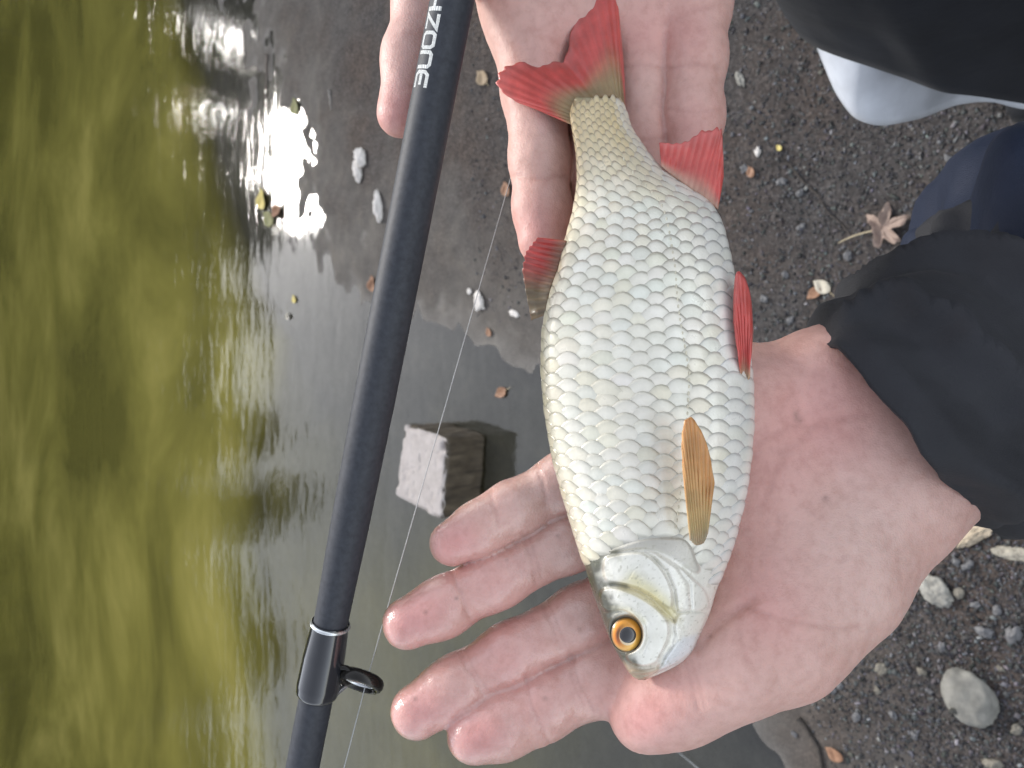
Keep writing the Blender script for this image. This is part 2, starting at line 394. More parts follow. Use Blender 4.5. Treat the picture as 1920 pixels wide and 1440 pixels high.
for x, y, h, w in [(-5.6, 7.5, 1.9, .9), (-4.0, 7.3, 2.1, .9), (-2.5, 7.4, 1.7, .85), (-1.1, 7.3, 2.0, .85), (0.3, 7.5, 1.8, .8), (1.6, 7.6, 2.1, .9), (3.0, 7.7, 2.2, .9), (4.6, 7.9, 2.2, .9), (-4.8, 8.0, 2.6, 1.0), (-3.3, 8.0, 2.5, 1.0), (-2.6, 8.1, 2.8, .9), (-1.7, 8.0, 2.6, 1.0), (-.4, 8.0, 2.6, 1.0), (.9, 8.1, 2.7, 1.0), (2.2, 8.2, 2.6, 1.0), (-6.4, 9.6, 2.8, 1.1), (-4.8, 9.5, 2.7, 1.1), (-3.2, 9.6, 2.8, 1.1), (-1.6, 9.5, 2.7, 1.1), (-.1, 9.6, 2.8, 1.1), (1.3, 9.7, 2.7, 1.1), (2.8, 9.7, 2.8, 1.1), (4.4, 9.6, 2.8, 1.1)]:
    tree(x, y, h, w, M_leafB, 80 + k, 'low yellow green shrub on the far bank below the trees', 4200, 0.085, 'shrub', 'low shrubs on the far bank'); k += 1

# ------------------------------------------------------------------ things lying on the ground
def rock(name, c, r3, seed, mat, label, cat, group=None, rot=0, lump=0.22, sink=0.25, sub=3, flat=False):
    nu, nv = 10 * sub, 6 * sub
    u = np.linspace(0, 2 * np.pi, nu, endpoint=False); v = np.linspace(0.0001, np.pi - 0.0001, nv)
    uu, vv = np.meshgrid(u, v, indexing='ij')
    d = np.stack([np.cos(uu) * np.sin(vv), np.sin(uu) * np.sin(vv), np.cos(vv)], -1)
    s = 1 + lump * fbm(d * 1.6 + seed * 3.7, 4, seed) + lump * .35 * noise(d * 5 + seed, seed)
    P = d * s[..., None] * np.array(r3)
    ca, sa = math.cos(rot), math.sin(rot)
    P = np.stack([P[..., 0] * ca - P[..., 1] * sa, P[..., 0] * sa + P[..., 1] * ca, P[..., 2]], -1)
    z = ground_at(c) + r3[2] * (1 - 2 * sink)
    o = mesh_obj(name, P.reshape(-1, 3), grid_faces(nu, nv, True, False), mat, smooth_sh=not flat)
    o.location = (c[0], c[1], z)
    if label: tag(o, label, cat, group)
    return o
M_stone = mat_plain('grey_stone', (0.20, 0.195, 0.175), 0.75, 0.3, 45, 0.4, 0.002)
M_pale = mat_plain('pale_stone', (0.72, 0.68, 0.64), 0.8, 0.12, 60, 0.5, 0.002)
M_shell = mat_plain('pale_flaky_stone', (0.29, 0.28, 0.25), 0.7, 0.35, 50, 0.8, 0.003)
M_slate = mat_plain('slate_chip', (0.13, 0.13, 0.136), 0.55, 0.35, 90, 0.4, 0.002)
M_tanst = mat_plain('tan_chip', (0.18, 0.165, 0.135), 0.65, 0.3, 90, 0.4, 0.002)
o = rock('stone', G(1818, 1308, .03), (.046, .036, .022), 5, M_stone, 'fist sized smooth grey stone lying on dark gravel', 'stone', rot=.5, lump=.18, sub=5)
pit = rock('pit', G(1790, 1322, .06), (.011, .006, .003), 8, mat_plain('stone_pit', (0.07, 0.068, 0.06), .9), None, None, rot=1.0)
pit.parent = o; pit.location = Vector((-.022, .017, .0135)); pit.rotation_euler = (0.3, -.5, 0.3); pit.name = 'pit'
rock('flaky_stone', G(1752, 1108, .03), (.026, .019, .012), 12, M_shell, 'pale flaky layered stone beside the heel of the hand', 'stone', rot=.9, lump=.5, sub=5)
rock('stone', G(1797, 1113, .03), (.009, .008, .006), 13, M_tanst, 'small tan stone next to the pale flaky stone', 'stone', lump=.4)
rock('driftwood_scrap', G(1828, 1003, .03), (.030, .010, .008), 19, mat_plain('driftwood', (0.42, 0.35, 0.26), .8, .5, 120, .8, .003), 'pale knobbly driftwood scrap by the jacket cuff', 'wood scrap', rot=-.9, lump=.6, sub=5)
rock('driftwood_scrap', G(1905, 1038, .03), (.030, .010, .005), 23, mat_plain('split_wood', (0.36, 0.33, 0.27), .8, .5, 120, .8, .003), 'flat pale split wood scrap on gravel below the sleeve', 'wood scrap', rot=1.45, lump=.5, sub=4)
rock('white_stone', G(683, 296, .01), (.030, .016, .014), 31, M_pale, 'white knobbly stone on wet mud near the thumb', 'stone', rot=.25, lump=.55, sub=5)
rock('white_stone', G(676, 322, .01), (.030, .013, .012), 33, M_pale, 'longer white stone lying against the knobbly one', 'stone', rot=.05, lump=.5, sub=5)
rock('white_stone', G(711, 388, .01), (.042, .012, .013), 36, M_pale, 'long grey white stone on wet mud close beside the rod', 'stone', rot=.1, lump=.5, sub=5)
for i, (a, b, s, m) in enumerate([(1870, 1145, .008, M_slate), (1845, 1185, .011, M_slate), (1648, 1258, .011, M_tanst), (1725, 1262, .008, M_tanst), (1568, 1292, .008, M_slate), (1555, 1300, .007, M_slate), (1540, 1290, .007, M_tanst), (1905, 1370, .009, M_tanst), (1690, 1150, .010, M_tanst), (1815, 1060, .009, M_slate), (1792, 1055, .008, M_slate), (1830, 1135, .007, M_slate), (1765, 1215, .007, M_slate), (1875, 1255, .006, M_tanst), (1600, 1350, .008, M_slate), (1670, 1345, .008, M_slate), (1860, 1435, .012, M_tanst), (1640, 1300, .007, M_tanst), (1740, 1300, .006, M_slate), (1900, 1190, .012, M_slate), (1480, 1385, .006, M_slate), (1575, 1195, .009, M_tanst), (1710, 1385, .007, M_slate), (1465, 340, .010, M_slate), (1420, 285, .008, M_pale), (1395, 315, .008, M_slate), (1500, 360, .008, M_slate), (1470, 515, .007, M_slate), (1555, 125, .006, M_slate), (1590, 480, .009, M_slate), (1430, 560, .008, M_slate), (1480, 600, .008, M_slate), (1780, 300, .007, M_slate), (1500, 425, .007, M_slate)]):
    rock('stone_chip', G(a, b, .03), (s, s * .7, s * .5), 50 + i, m, 'small slate grey stone chip lying in the gravel' if m is M_slate else ('small tan stone chip lying in the gravel' if m is M_tanst else 'small white stone chip lying beside the yellow leaf'), 'stone', 'stone chips in the gravel' if m is not M_pale else None, rot=i * 1.3, lump=.95, sub=2, flat=True)
rock('chalk_scrap', G(893, 565, .02), (.022, .014, .008), 91, M_pale, 'crumbly white chalk scrap on grey mud between rod and fish', 'stone', rot=.4, lump=.8, sub=5)
rock('chalk_scrap', G(958, 588, .02), (.016, .007, .004), 93, M_pale, 'flat white chalk flake beside the dorsal fin', 'stone', rot=1.2, lump=.6, sub=4)
rock('shell_scrap', G(1392, 152, .02), (.017, .006, .005), 95, M_shell, 'curled pale shell scrap on gravel beside the little finger', 'shell', rot=.4, lump=.6, sub=4)
rock('chalk_scrap', G(875, 545, .02), (.008, .006, .004), 97, M_pale, 'tiny white chalk crumb next to the crumbly chalk scrap', 'stone', rot=.4, lump=.6, sub=3)

# concrete-topped block standing in the shallows
def block():
    zb, zt = -0.05, 0.135
    T = np.array([[-.101, 1.456], [-.131, 1.308], [-.329, 1.326], [-.286, 1.492]])
    root = empty('block', (*T.mean(0), zb)); tag(root, 'rough cut block with pale top and dark wet sides standing in the shallows', 'block')
    n = 36; m = 26
    cen = T.mean(0)
    # side wall
    per = []
    for k in range(4):
        a, b = T[k], T[(k + 1) % 4]
        for i in range(n): per.append(a + (b - a) * i / n)
    per = np.array(per); per = cen + (per - cen)
    # rounded corners, ragged edge
    pp = per.copy()
    for _ in range(2): pp = (np.roll(pp, 1, 0) + 2 * pp + np.roll(pp, -1, 0)) / 4
    zs_ = np.linspace(zb, zt - .002, m); V = []
    for z in zs_:
        q = np.stack([pp[:, 0], pp[:, 1], np.full(len(pp), z)], -1)
        nr = (pp - cen) / np.linalg.norm(pp - cen, axis=1)[:, None]
        dsp = 0.006 * fbm(q * np.array([45, 45, 9]), 4, 3) + .004 * fbm(q * np.array([8, 8, 25]), 3, 9)
        dsp = dsp - 0.006 * smooth(zt - .012, zt, z)
        q[:, :2] += nr * dsp[:, None]; V.append(q)
    V = np.concatenate(V); t = NT('wet_block_side'); vv = t.coord((60, 60, 9))
    t.setp(Base_Color=t.ramp(t.noise(1, 6, .7, vv), [(0.3, (0.030, 0.024, 0.018)), (0.55, (0.095, 0.075, 0.052)), (0.75, (0.17, 0.14, 0.10))]), Roughness=0.5, Normal=t.bump(t.noise(1, 6, .7, vv), .7, .004))
    mesh_obj('side', V, grid_faces(m, len(pp), False, True), t.m, root)
    # cap: radial grid with pitted surface
    rings = 22; V = []
    for k in range(rings + 1):
        f = 1 - k / rings
        q = cen + (pp - cen) * (f * 0.998)
        z = zt + 0.0009 * fbm(np.stack([q[:, 0] * 60, q[:, 1] * 60, q[:, 0] * 0], -1), 4, 4)
        pit_ = smooth(0.42, 0.70, noise(np.stack([q[:, 0] * 90, q[:, 1] * 90, q[:, 0] * 0], -1), 17)); z -= .0022 * pit_
        edge = smooth(.90, 1.0, f)
        z -= edge * .006 * np.clip(.4 + 1.6 * noise(np.stack([q[:, 0] * 55, q[:, 1] * 55, q[:, 0] * 0 + 5], -1), 27), 0, 1.6)
        # chipped notch on the near corner
        z -= .02 * np.exp(-((q[:, 0] + .150) ** 2 + (q[:, 1] - 1.318) ** 2) / .009 ** 2)
        V.append(np.stack([q[:, 0], q[:, 1], z], -1))
    V = np.concatenate(V); t = NT('pale_block_top')
    t.setp(Base_Color=t.mix(t.ramp(t.noise(40, 6, .6), [(0.3, (0.40, 0.36, 0.34)), (0.7, (0.50, 0.455, 0.435))]), t.ramp(t.noise(170, 3, .5), [(0.26, 0.72), (0.36, 1.0)]), 1.0, 'MULTIPLY'), Roughness=.9, Normal=t.bump(t.noise(240, 4), .5, .002))
    mesh_obj('top', V, grid_faces(rings + 1, len(pp), False, True), t.m, root)
block()

# leaves
def leaf(px, py, size, rot, mat, label, shape='ovate', stem=0.5, curl=0.25, cat='leaf', group=None, z=None, tilt=(0, 0), name='fallen_leaf', stem_mat=None):
    g = G(px, py, .015); z0 = max(ground_at(g), 0.0) + .004 if z is None else z
    root = empty(name, (g[0], g[1], z0)); root.rotation_euler = (tilt[0], tilt[1], rot); tag(root, label, cat, group)
    n = 40
    if shape == 'ovate':
        t = np.linspace(0, 1, n); half = 0.36 * np.sin(np.pi * t ** 0.8) ** 0.8 * (1 - .25 * t) 
        half = half * (1 + .05 * np.sin(t * 60))
        prof = [(tt, h) for tt, h in zip(t, half)]
        V = []; m = 7
        for tt, h in prof:
            for j in range(m):
                e = -1 + 2 * j / (m - 1)
                V.append(((tt - .5), e * h, curl * (h * e) ** 2 * 2.2 + curl * .35 * (tt - .5) ** 2 + .03 * math.sin(tt * 9 + e * 3)))
        V = np.array(V); Fc = grid_faces(n, m)
    else:   # lobed
        a = np.linspace(-np.pi, np.pi, 120, endpoint=False); m = 6
        lob = np.zeros_like(a)
        for c, w_, l_ in [(0, .36, 1.0), (1.05, .34, .9), (-1.05, .34, .9), (2.05, .33, .66), (-2.05, .33, .66)]:
            lob = np.maximum(lob, l_ * np.exp(-((a - c) / w_) ** 2))
        rad = 0.17 + 0.36 * lob + .035 * np.sin(a * 19) * lob
        V = []
        for f in np.linspace(0.02, 1, m):
            x = rad * f * np.cos(a); y = rad * f * np.sin(a)
            V.append(np.stack([x, y, curl * .9 * fbm(np.stack([x * 5, y * 5, x * 0 + px], -1), 3, 3) * f + curl * .5 * f * f], -1))
        V = np.concatenate(V); Fc = grid_faces(m, 120, False, True)
    V = V * size
    o = mesh_obj('blade', V + np.array(root.location), Fc, mat); o.data.transform(Matrix.Translation(-root.location)); o.parent = root
    md = o.modifiers.new('thick', 'SOLIDIFY'); md.thickness = 0.0005
    if stem > 0:
        x0 = -.5 if shape == 'ovate' else -.10
        p = [((x0 - stem * s) * size, .06 * stem * size * math.sin(s * 3), .02 * size * (1 + 2 * s * s)) for s in np.linspace(0, 1, 8)]
        V2, F2 = tube(p, np.linspace(.022 * size, .016 * size, 8).clip(.0006, .0016), 6)
        s_ = mesh_obj('stem', V2, F2, stem_mat or M_stem); s_.parent = root; s_.matrix_parent_inverse = Matrix.Identity(4)
    return root
def lmat(name, c, c2): 
    t = NT(name); t.setp(Base_Color=t.ramp(t.noise(110, 5), [(0.3, c), (0.7, c2)]), Roughness=.6, Normal=t.bump(t.noise(300, 4), .5, .002)); return t.m
M_stem = lmat('leaf_stem', (.42, .34, .22), (.55, .46, .30))
L_br = lmat('brown_leaf', (.22, .11, .06), (.36, .20, .12)); L_pk = lmat('faded_leaf', (.24, .17, .14), (.36, .27, .22))
L_ye = lmat('yellow_leaf', (.62, .50, .14), (.75, .62, .24)); L_pa = lmat('pale_leaf', (.46, .42, .34), (.58, .53, .43)); L_gr = lmat('green_leaf', (.16, .17, .07), (.30, .28, .12))
leaf(1660, 432, .085, math.pi + .1, L_pk, 'faded brown lobed leaf with long pale stem beside the sleeve', 'lobed', 0.75, .18, tilt=(0, 0)).rotation_euler = (0, 0, -math.pi / 2 + .25)
leaf(1545, 538, .036, .9, L_pa, 'pale dry leaf curled against the sleeve seam', 'ovate', .5, .5)
leaf(1530, 552, .030, 2.2, L_br, 'small brown leaf tucked under the pale dry one', 'ovate', 0, .4)
leaf(933, 737, .040, 2.0, L_br, 'brown curled leaf with pale stem floating on the shallows', 'ovate', .45, .5)
leaf(694, 531, .050, .2, L_br, 'folded brown leaf on mud next to the rod', 'ovate', 0, .9)
leaf(911, 622, .026, .5, L_br, 'small round brown leaf near the fishing line', 'ovate', 0, .4)
leaf(1467, 281, .014, .6, L_ye, 'tiny bright yellow leaf on dark gravel', 'ovate', 0, .3)
leaf(1562, 1415, .034, 1.1, L_br, 'rusty brown leaf with a hole lying by a twig', 'ovate', 0, .5)
leaf(545, 560, .030, 0.4, L_ye, 'small yellow leaf floating on the grey water', 'ovate', 0, .2)
leaf(534, 592, .026, .1, L_pa, 'thin pale sliver of leaf floating below the yellow leaf', 'ovate', 0, .8)
leaf(512, 397, .060, 1.9, L_br, 'brown twisted leaf at the water edge by the bright puddle', 'ovate', .3, .8)
leaf(486, 372, .075, .2, L_ye, 'yellow green willow leaf lying at the water edge', 'ovate', 0, .6)
leaf(497, 408, .075, .9, L_gr, 'dull green leaf sunk in the water edge beside twisted leaf', 'ovate', .3, .3)
leaf(547, 197, .060, .3, L_gr, 'dull olive leaf above the bright puddle', 'ovate', 0, .3)
leaf(915, 150, .050, .7, lmat('tan_leaf', (.26, .19, .12), (.36, .27, .17)), 'tan curled leaf on mud beside the base of the index finger', 'ovate', .2, .7)
leaf(952, 355, .040, .3, L_br, 'dark brown leaf on mud touching the index finger', 'ovate', 0, .5)
leaf(1413, 325, .024, .3, L_br, 'dark red brown leaf scrap on gravel by the anal fin', 'ovate', 0, .3)
leaf(1850, 330, .050, .3, lmat('maroon_leaf', (.10, .06, .045), (.16, .10, .075)), 'dark maroon leaf rotting on the ground above the sleeve', 'lobed', .3, .3)
def twig(pts, r, label, mat):
    P = np.array([G(a, b, .015) for a, b in pts]); 
    P[:, 2] = [max(ground_at(p), 0) + .003 for p in P]
    s = np.linspace(0, 1, 14); t0 = np.linspace(0, 1, len(P)); Q = np.stack([cinterp(s, t0, P[:, k]) for k in range(3)], -1)
    Q += .0025 * np.stack([noise(np.stack([s * 9, s * 0, s * 0 + k], -1), 3) for k in range(3)], -1)
    V, Fc = tube(Q, np.linspace(r, r * .5, 14), 8); o = mesh_obj('twig', V, Fc, mat); tag(o, label, 'twig')
M_twig = mat_plain('twig_bark', (0.055, 0.045, 0.038), .7, .4, 150, .6, .002)
twig([(1495, 1350), (1520, 1385), (1540, 1440), (1550, 1480)], .0045, 'dark wet twig lying beside the rusty brown leaf', M_twig)
twig([(1475, 300), (1520, 350), (1560, 400), (1600, 440)], .0018, 'thin dark root running across the gravel towards lobed leaf', M_twig)
twig([(497, 100), (493, 150), (488, 195)], .004, 'thin reed stalk sticking out along the water edge', mat_plain('reed', (.16, .13, .11), .7))
twig([(620, 170), (622, 205)], .004, 'short pale reed stub standing in the mud', mat_plain('reed_stub', (.26, .24, .22), .7))

# ------------------------------------------------------------------ hands: one continuous surface each, grown from a distance field
def surface_nets(f, org, h):
    nx, ny, nz = f.shape
    ins = f < 0
    c = [(i, j, k) for i in (0, 1) for j in (0, 1) for k in (0, 1)]
    def sub(a, o): return a[o[0]:nx - 1 + o[0], o[1]:ny - 1 + o[1], o[2]:nz - 1 + o[2]]
    cnt = sum(sub(ins, o).astype(np.int8) for o in c)
    act = (cnt > 0) & (cnt < 8)
    ci = np.argwhere(act); acc = np.zeros((len(ci), 3)); w = np.zeros(len(ci))
    val = {o: f[ci[:, 0] + o[0], ci[:, 1] + o[1], ci[:, 2] + o[2]] for o in c}
    for o in c:
        for ax in range(3):
            if o[ax]: continue
            q = list(o); q[ax] = 1; q = tuple(q); a, b = val[o], val[q]; m = (a < 0) != (b < 0)
            t = np.where(m, a / np.where(m, a - b, 1), 0); p = np.array(o, float)[None] + np.zeros((len(ci), 3)); p[:, ax] += t
            acc[m] += p[m]; w[m] += 1
    V = org + h * (ci + acc / w[:, None])
    idx = -np.ones(act.shape, np.int64); idx[act] = np.arange(len(ci))
    Q = []
    for ax in range(3):
        sl0 = [slice(None)] * 3; sl1 = [slice(None)] * 3; sl0[ax] = slice(0, -1); sl1[ax] = slice(1, None)
        a = ins[tuple(sl0)]; b = ins[tuple(sl1)]; e = np.argwhere(a != b)
        u, v_ = (ax + 1) % 3, (ax + 2) % 3
        e = e[(e[:, u] > 0) & (e[:, v_] > 0) & (e[:, u] < f.shape[u] - 1) & (e[:, v_] < f.shape[v_] - 1)]
        flip = a[e[:, 0], e[:, 1], e[:, 2]]
        def g(du, dv):
            t = e.copy(); t[:, u] -= du; t[:, v_] -= dv; return idx[t[:, 0], t[:, 1], t[:, 2]]
        q = np.stack([g(1, 1), g(0, 1), g(0, 0), g(1, 0)], -1)
        q[~flip] = q[~flip][:, ::-1]
        Q.append(q)
    Q = np.concatenate(Q); return V, Q[(Q >= 0).all(1)]
def subdivide(V, Q):
    E = np.sort(np.concatenate([Q[:, [0, 1]], Q[:, [1, 2]], Q[:, [2, 3]], Q[:, [3, 0]]]), 1)
    ue, inv = np.unique(E, axis=0, return_inverse=True); inv = inv.reshape(-1); n = len(V); m = len(Q)
    VE = V[ue].mean(1); VF = V[Q].mean(1); e = [inv[k * m:(k + 1) * m] + n for k in range(4)]; fc = np.arange(m) + n + len(ue)
    Q2 = np.concatenate([np.stack([Q[:, k], e[k], fc, e[k - 1]], -1) for k in range(4)])
    return np.concatenate([V, VE, VF]), Q2
def sd_cone(p, a, b, r1, r2):
    ba = b - a; l2 = ba @ ba; rr = r1 - r2; a2 = l2 - rr * rr; il2 = 1 / l2
    pa = p - a; y = pa @ ba; z = y - l2
    x2 = ((pa * l2 - ba * y[:, None]) ** 2).sum(1); y2 = y * y * l2; z2 = z * z * l2
    k = np.sign(rr) * rr * rr * x2
    c1 = np.sign(z) * a2 * z2 > k; c2 = np.sign(y) * a2 * y2 < k
    return np.where(c1, np.sqrt(x2 + z2) * il2 - r2, np.where(c2, np.sqrt(x2 + y2) * il2 - r1, (np.sqrt(x2 * a2 * il2) + y * rr) * il2 - r1))
def smin(a, b, k):
    h = np.maximum(k - np.abs(a - b), 0) / k
    return np.minimum(a, b) - h * h * k * 0.25
def Q3(px, py, d): return np.array([(px - 960) / F * d, (py - 720) / F * d, d])     # camera-aligned metric frame
class Hand:
    """groups of chains [(px,py,d,rpx),...]; every group is blended inside, then blended to the rest with its own k"""
    def __init__(s): s.g = []
    def chain(s, pts, k_out, k_in=0.004, finger=False): s.g.append((pts, k_out, k_in, finger)); return s
    def f(s, p):
        tot = None; fing = []
        for pts, ko, ki, isf in s.g:
            v = None
            for A, B in zip(pts[:-1], pts[1:]):
                a, b = Q3(*A[:3]), Q3(*B[:3]); r1, r2 = A[3] / F * A[2], B[3] / F * B[2]
                if np.linalg.norm(b - a) <= abs(r1 - r2) + 1e-5: continue
                c = (a + b) / 2; Rb = np.linalg.norm(b - a) / 2 + max(r1, r2) + .026
                near = ((p - c) ** 2).sum(1) < Rb * Rb
                if not near.any(): continue
                q = np.ones(len(p)); q[near] = sd_cone(p[near], a, b, r1, r2); v = q if v is None else smin(v, q, ki)
            if v is None: continue
            if isf: fing.append(v); continue
            tot = v if tot is None else smin(tot, v, ko)
        if tot is None: tot = np.ones(len(p))
        palm = tot
        for v in fing: tot = smin(tot, smin(palm, v, .008), .0010)     # fingers stay apart from each other
        return tot
    def bounds(s):
        L = np.full(3, 1e9); H = -L
        for pts, _, _, _ in s.g:
            for A in pts:
                c = Q3(*A[:3]); r = A[3] / F * A[2] + .006; L = np.minimum(L, c - r); H = np.maximum(H, c + r)
        return L, H
    def build(s, h=0.0014):
        L, H = s.bounds(); n = np.ceil((H - L) / h).astype(int) + 1
        ax = [L[i] + h * np.arange(n[i]) for i in range(3)]
        # coarse pass, then evaluate only near the surface
        f = np.full(n, 1.0)
        B = 8; 
        for i0 in range(0, n[0], B):
            xi = ax[0][i0:i0 + B]
            for j0 in range(0, n[1], B):
                yj = ax[1][j0:j0 + B]
                cz = ax[2][::B]
                cp = np.stack([np.full(len(cz), xi.mean()), np.full(len(cz), yj.mean()), np.minimum(cz + h * (B - 1) / 2, H[2])], -1)
                cv = s.f(cp)
                for kk, z0 in enumerate(range(0, n[2], B)):
                    zk = ax[2][z0:z0 + B]
                    if abs(cv[kk]) > h * B * 1.1 + .001: f[i0:i0 + B, j0:j0 + B, z0:z0 + B] = cv[kk]; continue
                    g = np.stack(np.meshgrid(xi, yj, zk, indexing='ij'), -1).reshape(-1, 3)
                    f[i0:i0 + B, j0:j0 + B, z0:z0 + B] = s.f(g).reshape(len(xi), len(yj), len(zk))
        V, Q = surface_nets(f, L, h); V, Q = subdivide(V, Q)
        nrm = s.normal(V); V = V - nrm * s.f(V)[:, None]
        return V, Q, nrm
    def normal(s, V, e=4e-4):
        g = np.stack([s.f(V + np.eye(3)[k] * e) - s.f(V - np.eye(3)[k] * e) for k in range(3)], -1)
        return g / (np.linalg.norm(g, axis=1)[:, None] + 1e-12)
def to_world(P): return CAM + P[:, :1] * R - P[:, 1:2] * U + P[:, 2:] * D
def pxy(V): return np.stack([960 + F * V[:, 0] / V[:, 2], 720 + F * V[:, 1] / V[:, 2]], -1)

def skin_material():
    t = NT('skin'); c = t.attr('Col')
    n1 = t.noise(55, 4, .6); n2 = t.noise(240, 3, .6); n3 = t.noise(900, 2, .5)
    base = t.mix(c.outputs['Color'], t.ramp(n1, [(0.30, (0.93, 0.88, 0.87)), (0.62, (1.0, 1.0, 1.0))]), 1.0, 'MULTIPLY')
    base = t.mix(base, t.ramp(n2, [(0.28, (0.86, 0.80, 0.78)), (0.55, (1.0, 1.0, 1.0)), (0.8, (1.05, 1.04, 1.03))]), 0.8, 'MULTIPLY')
    wet = c.outputs['Alpha']
    vv = t.coord((1, 1, 1)); vor = t.add('ShaderNodeTexVoronoi'); vor.inputs['Scale'].default_value = 900; vor.feature = 'DISTANCE_TO_EDGE'; t.l.new(vv, vor.inputs['Vector'])
    h = t.math('ADD', t.math('MULTIPLY', n3, .5), t.math('ADD', t.math('MULTIPLY', t.math('MINIMUM', vor.outputs['Distance'], .25), 1.2), t.math('MULTIPLY', n2, .8)))
    nrm = t.bump(h, 0.30, 0.0006)
    rough = t.ramp(t.math('ADD', wet, t.math('MULTIPLY', t.math('SUBTRACT', n2, .5), .5)), [(0.2, 0.50), (0.9, 0.20)])
    t.setp(Base_Color=base, Roughness=rough, Normal=nrm, Subsurface_Weight=0.22, Subsurface_Radius=(1.0, 0.35, 0.22), Subsurface_Scale=0.0035, Specular_IOR_Level=0.5)
    t.b.inputs['Coat Roughness'].default_value = 0.08
    cw = t.ramp(t.math('ADD', wet, t.math('MULTIPLY', t.math('SUBTRACT', t.noise(70, 3, .6), .5), 1.2)), [(0.38, 0.0), (0.70, 0.9)])
    t.l.new(cw, t.b.inputs['Coat Weight'])
    t.l.new(t.bump(t.noise(420, 3, .6), 0.5, 0.0008), t.b.inputs['Coat Normal'])
    return t.m
M_skin = skin_material()
def finish_hand(H, name, creases, tips, redness, wetmask, parent, h=0.0014, dirt=()):
    V, Q, Nn = H.build(h)
    P = pxy(V); front = smooth(0.15, -0.35, Nn[:, 2])
    for pts, w, dep in creases:
        d = line_d(P, np.array(pts, float)); V = V - Nn * (.48 * dep * np.exp(-(d / w) ** 2) * front)[:, None]
    V = V + Nn * (0.00022 * fbm(V * 260, 3, 4) + 0.0005 * fbm(V * 55, 2, 8))[:, None]
    colr = np.tile(np.array([0.670, 0.425, 0.372]), (len(V), 1))
    for (x, y, r, a) in redness:
        w = (np.exp(-((P[:, 0] - x) ** 2 + (P[:, 1] - y) ** 2) / r ** 2) * abs(a))[:, None]
        colr = colr * (1 - w) + w * (np.array([0.690, 0.318, 0.298]) if a > 0 else np.array([0.690, 0.495, 0.440]))
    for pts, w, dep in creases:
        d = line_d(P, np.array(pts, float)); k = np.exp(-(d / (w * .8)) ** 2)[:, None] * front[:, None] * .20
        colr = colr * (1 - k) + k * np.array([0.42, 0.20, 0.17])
    for (x, y, r_) in dirt:
        w = (.55 * np.exp(-((P[:, 0] - x) ** 2 + (P[:, 1] - y) ** 2) / r_ ** 2) * (.5 + .5 * smooth(-.3, .3, noise(V * 900, 5))))[:, None]; colr = colr * (1 - w) + w * np.array([.16, .09, .07])
    wet = np.zeros(len(V))
    for (x, y, r) in wetmask: wet = np.maximum(wet, np.exp(-((P[:, 0] - x) ** 2 + (P[:, 1] - y) ** 2) / r ** 2))
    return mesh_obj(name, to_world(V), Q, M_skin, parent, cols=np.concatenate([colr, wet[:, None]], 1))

person = empty('person', (0.62, 0.0, 0.02))
tag(person, 'person in dark jacket and white shirt cradling the fish in both hands', 'person')

# left hand: palm up under the head of the fish, fingers to the water
LH = Hand()
LH.chain([(1190, 860, .296, 84), (1380, 745, .296, 84), (1560, 715, .300, 92), (1720, 760, .306, 110)], .012, .012)      # outer edge of the palm
LH.chain([(1205, 985, .297, 80), (1430, 900, .295, 92), (1620, 850, .301, 120), (1800, 770, .312, 140), (2050, 620, .335, 160)], .020, .015)
LH.chain([(1230, 1080, .298, 78), (1450, 1010, .295, 100), (1650, 920, .302, 102), (1790, 850, .310, 108)], .020, .015)
LH.chain([(1250, 1165, .297, 76), (1470, 1080, .294, 95), (1650, 950, .302, 98)], .018, .015)
LH.chain([(1712, 880, .304, 84), (1552, 1080, .286, 122), (1455, 1175, .278, 120), (1375, 1235, .271, 100)], .014, .012)      # ball of the thumb
LH.chain([(1375, 1235, .271, 98), (1300, 1285, .274, 80), (1245, 1318, .276, 68), (1204, 1347, .277, 54)], .006, .010)
LH.chain([(1235, 1190, .297, 64), (1125, 1268, .292, 63), (1010, 1326, .287, 60), (940, 1358, .283, 58), (889, 1378, .280, 52)], .004, .006, True)     # index
LH.chain([(1200, 1100, .298, 60), (1090, 1158, .295, 57), (955, 1228, .291, 55), (850, 1292, .287, 54), (784, 1333, .284, 51)], .004, .006, True)       # middle
LH.chain([(1180, 975, .298, 58), (1065, 1016, .296, 54), (930, 1086, .292, 52), (830, 1140, .288, 51), (766, 1168, .285, 49)], .004, .006, True)        # ring
LH.chain([(1150, 862, .297, 58), (1060, 905, .296, 54), (960, 955, .293, 50), (900, 990, .290, 47), (848, 1017, .288, 43)], .004, .006, True)           # little
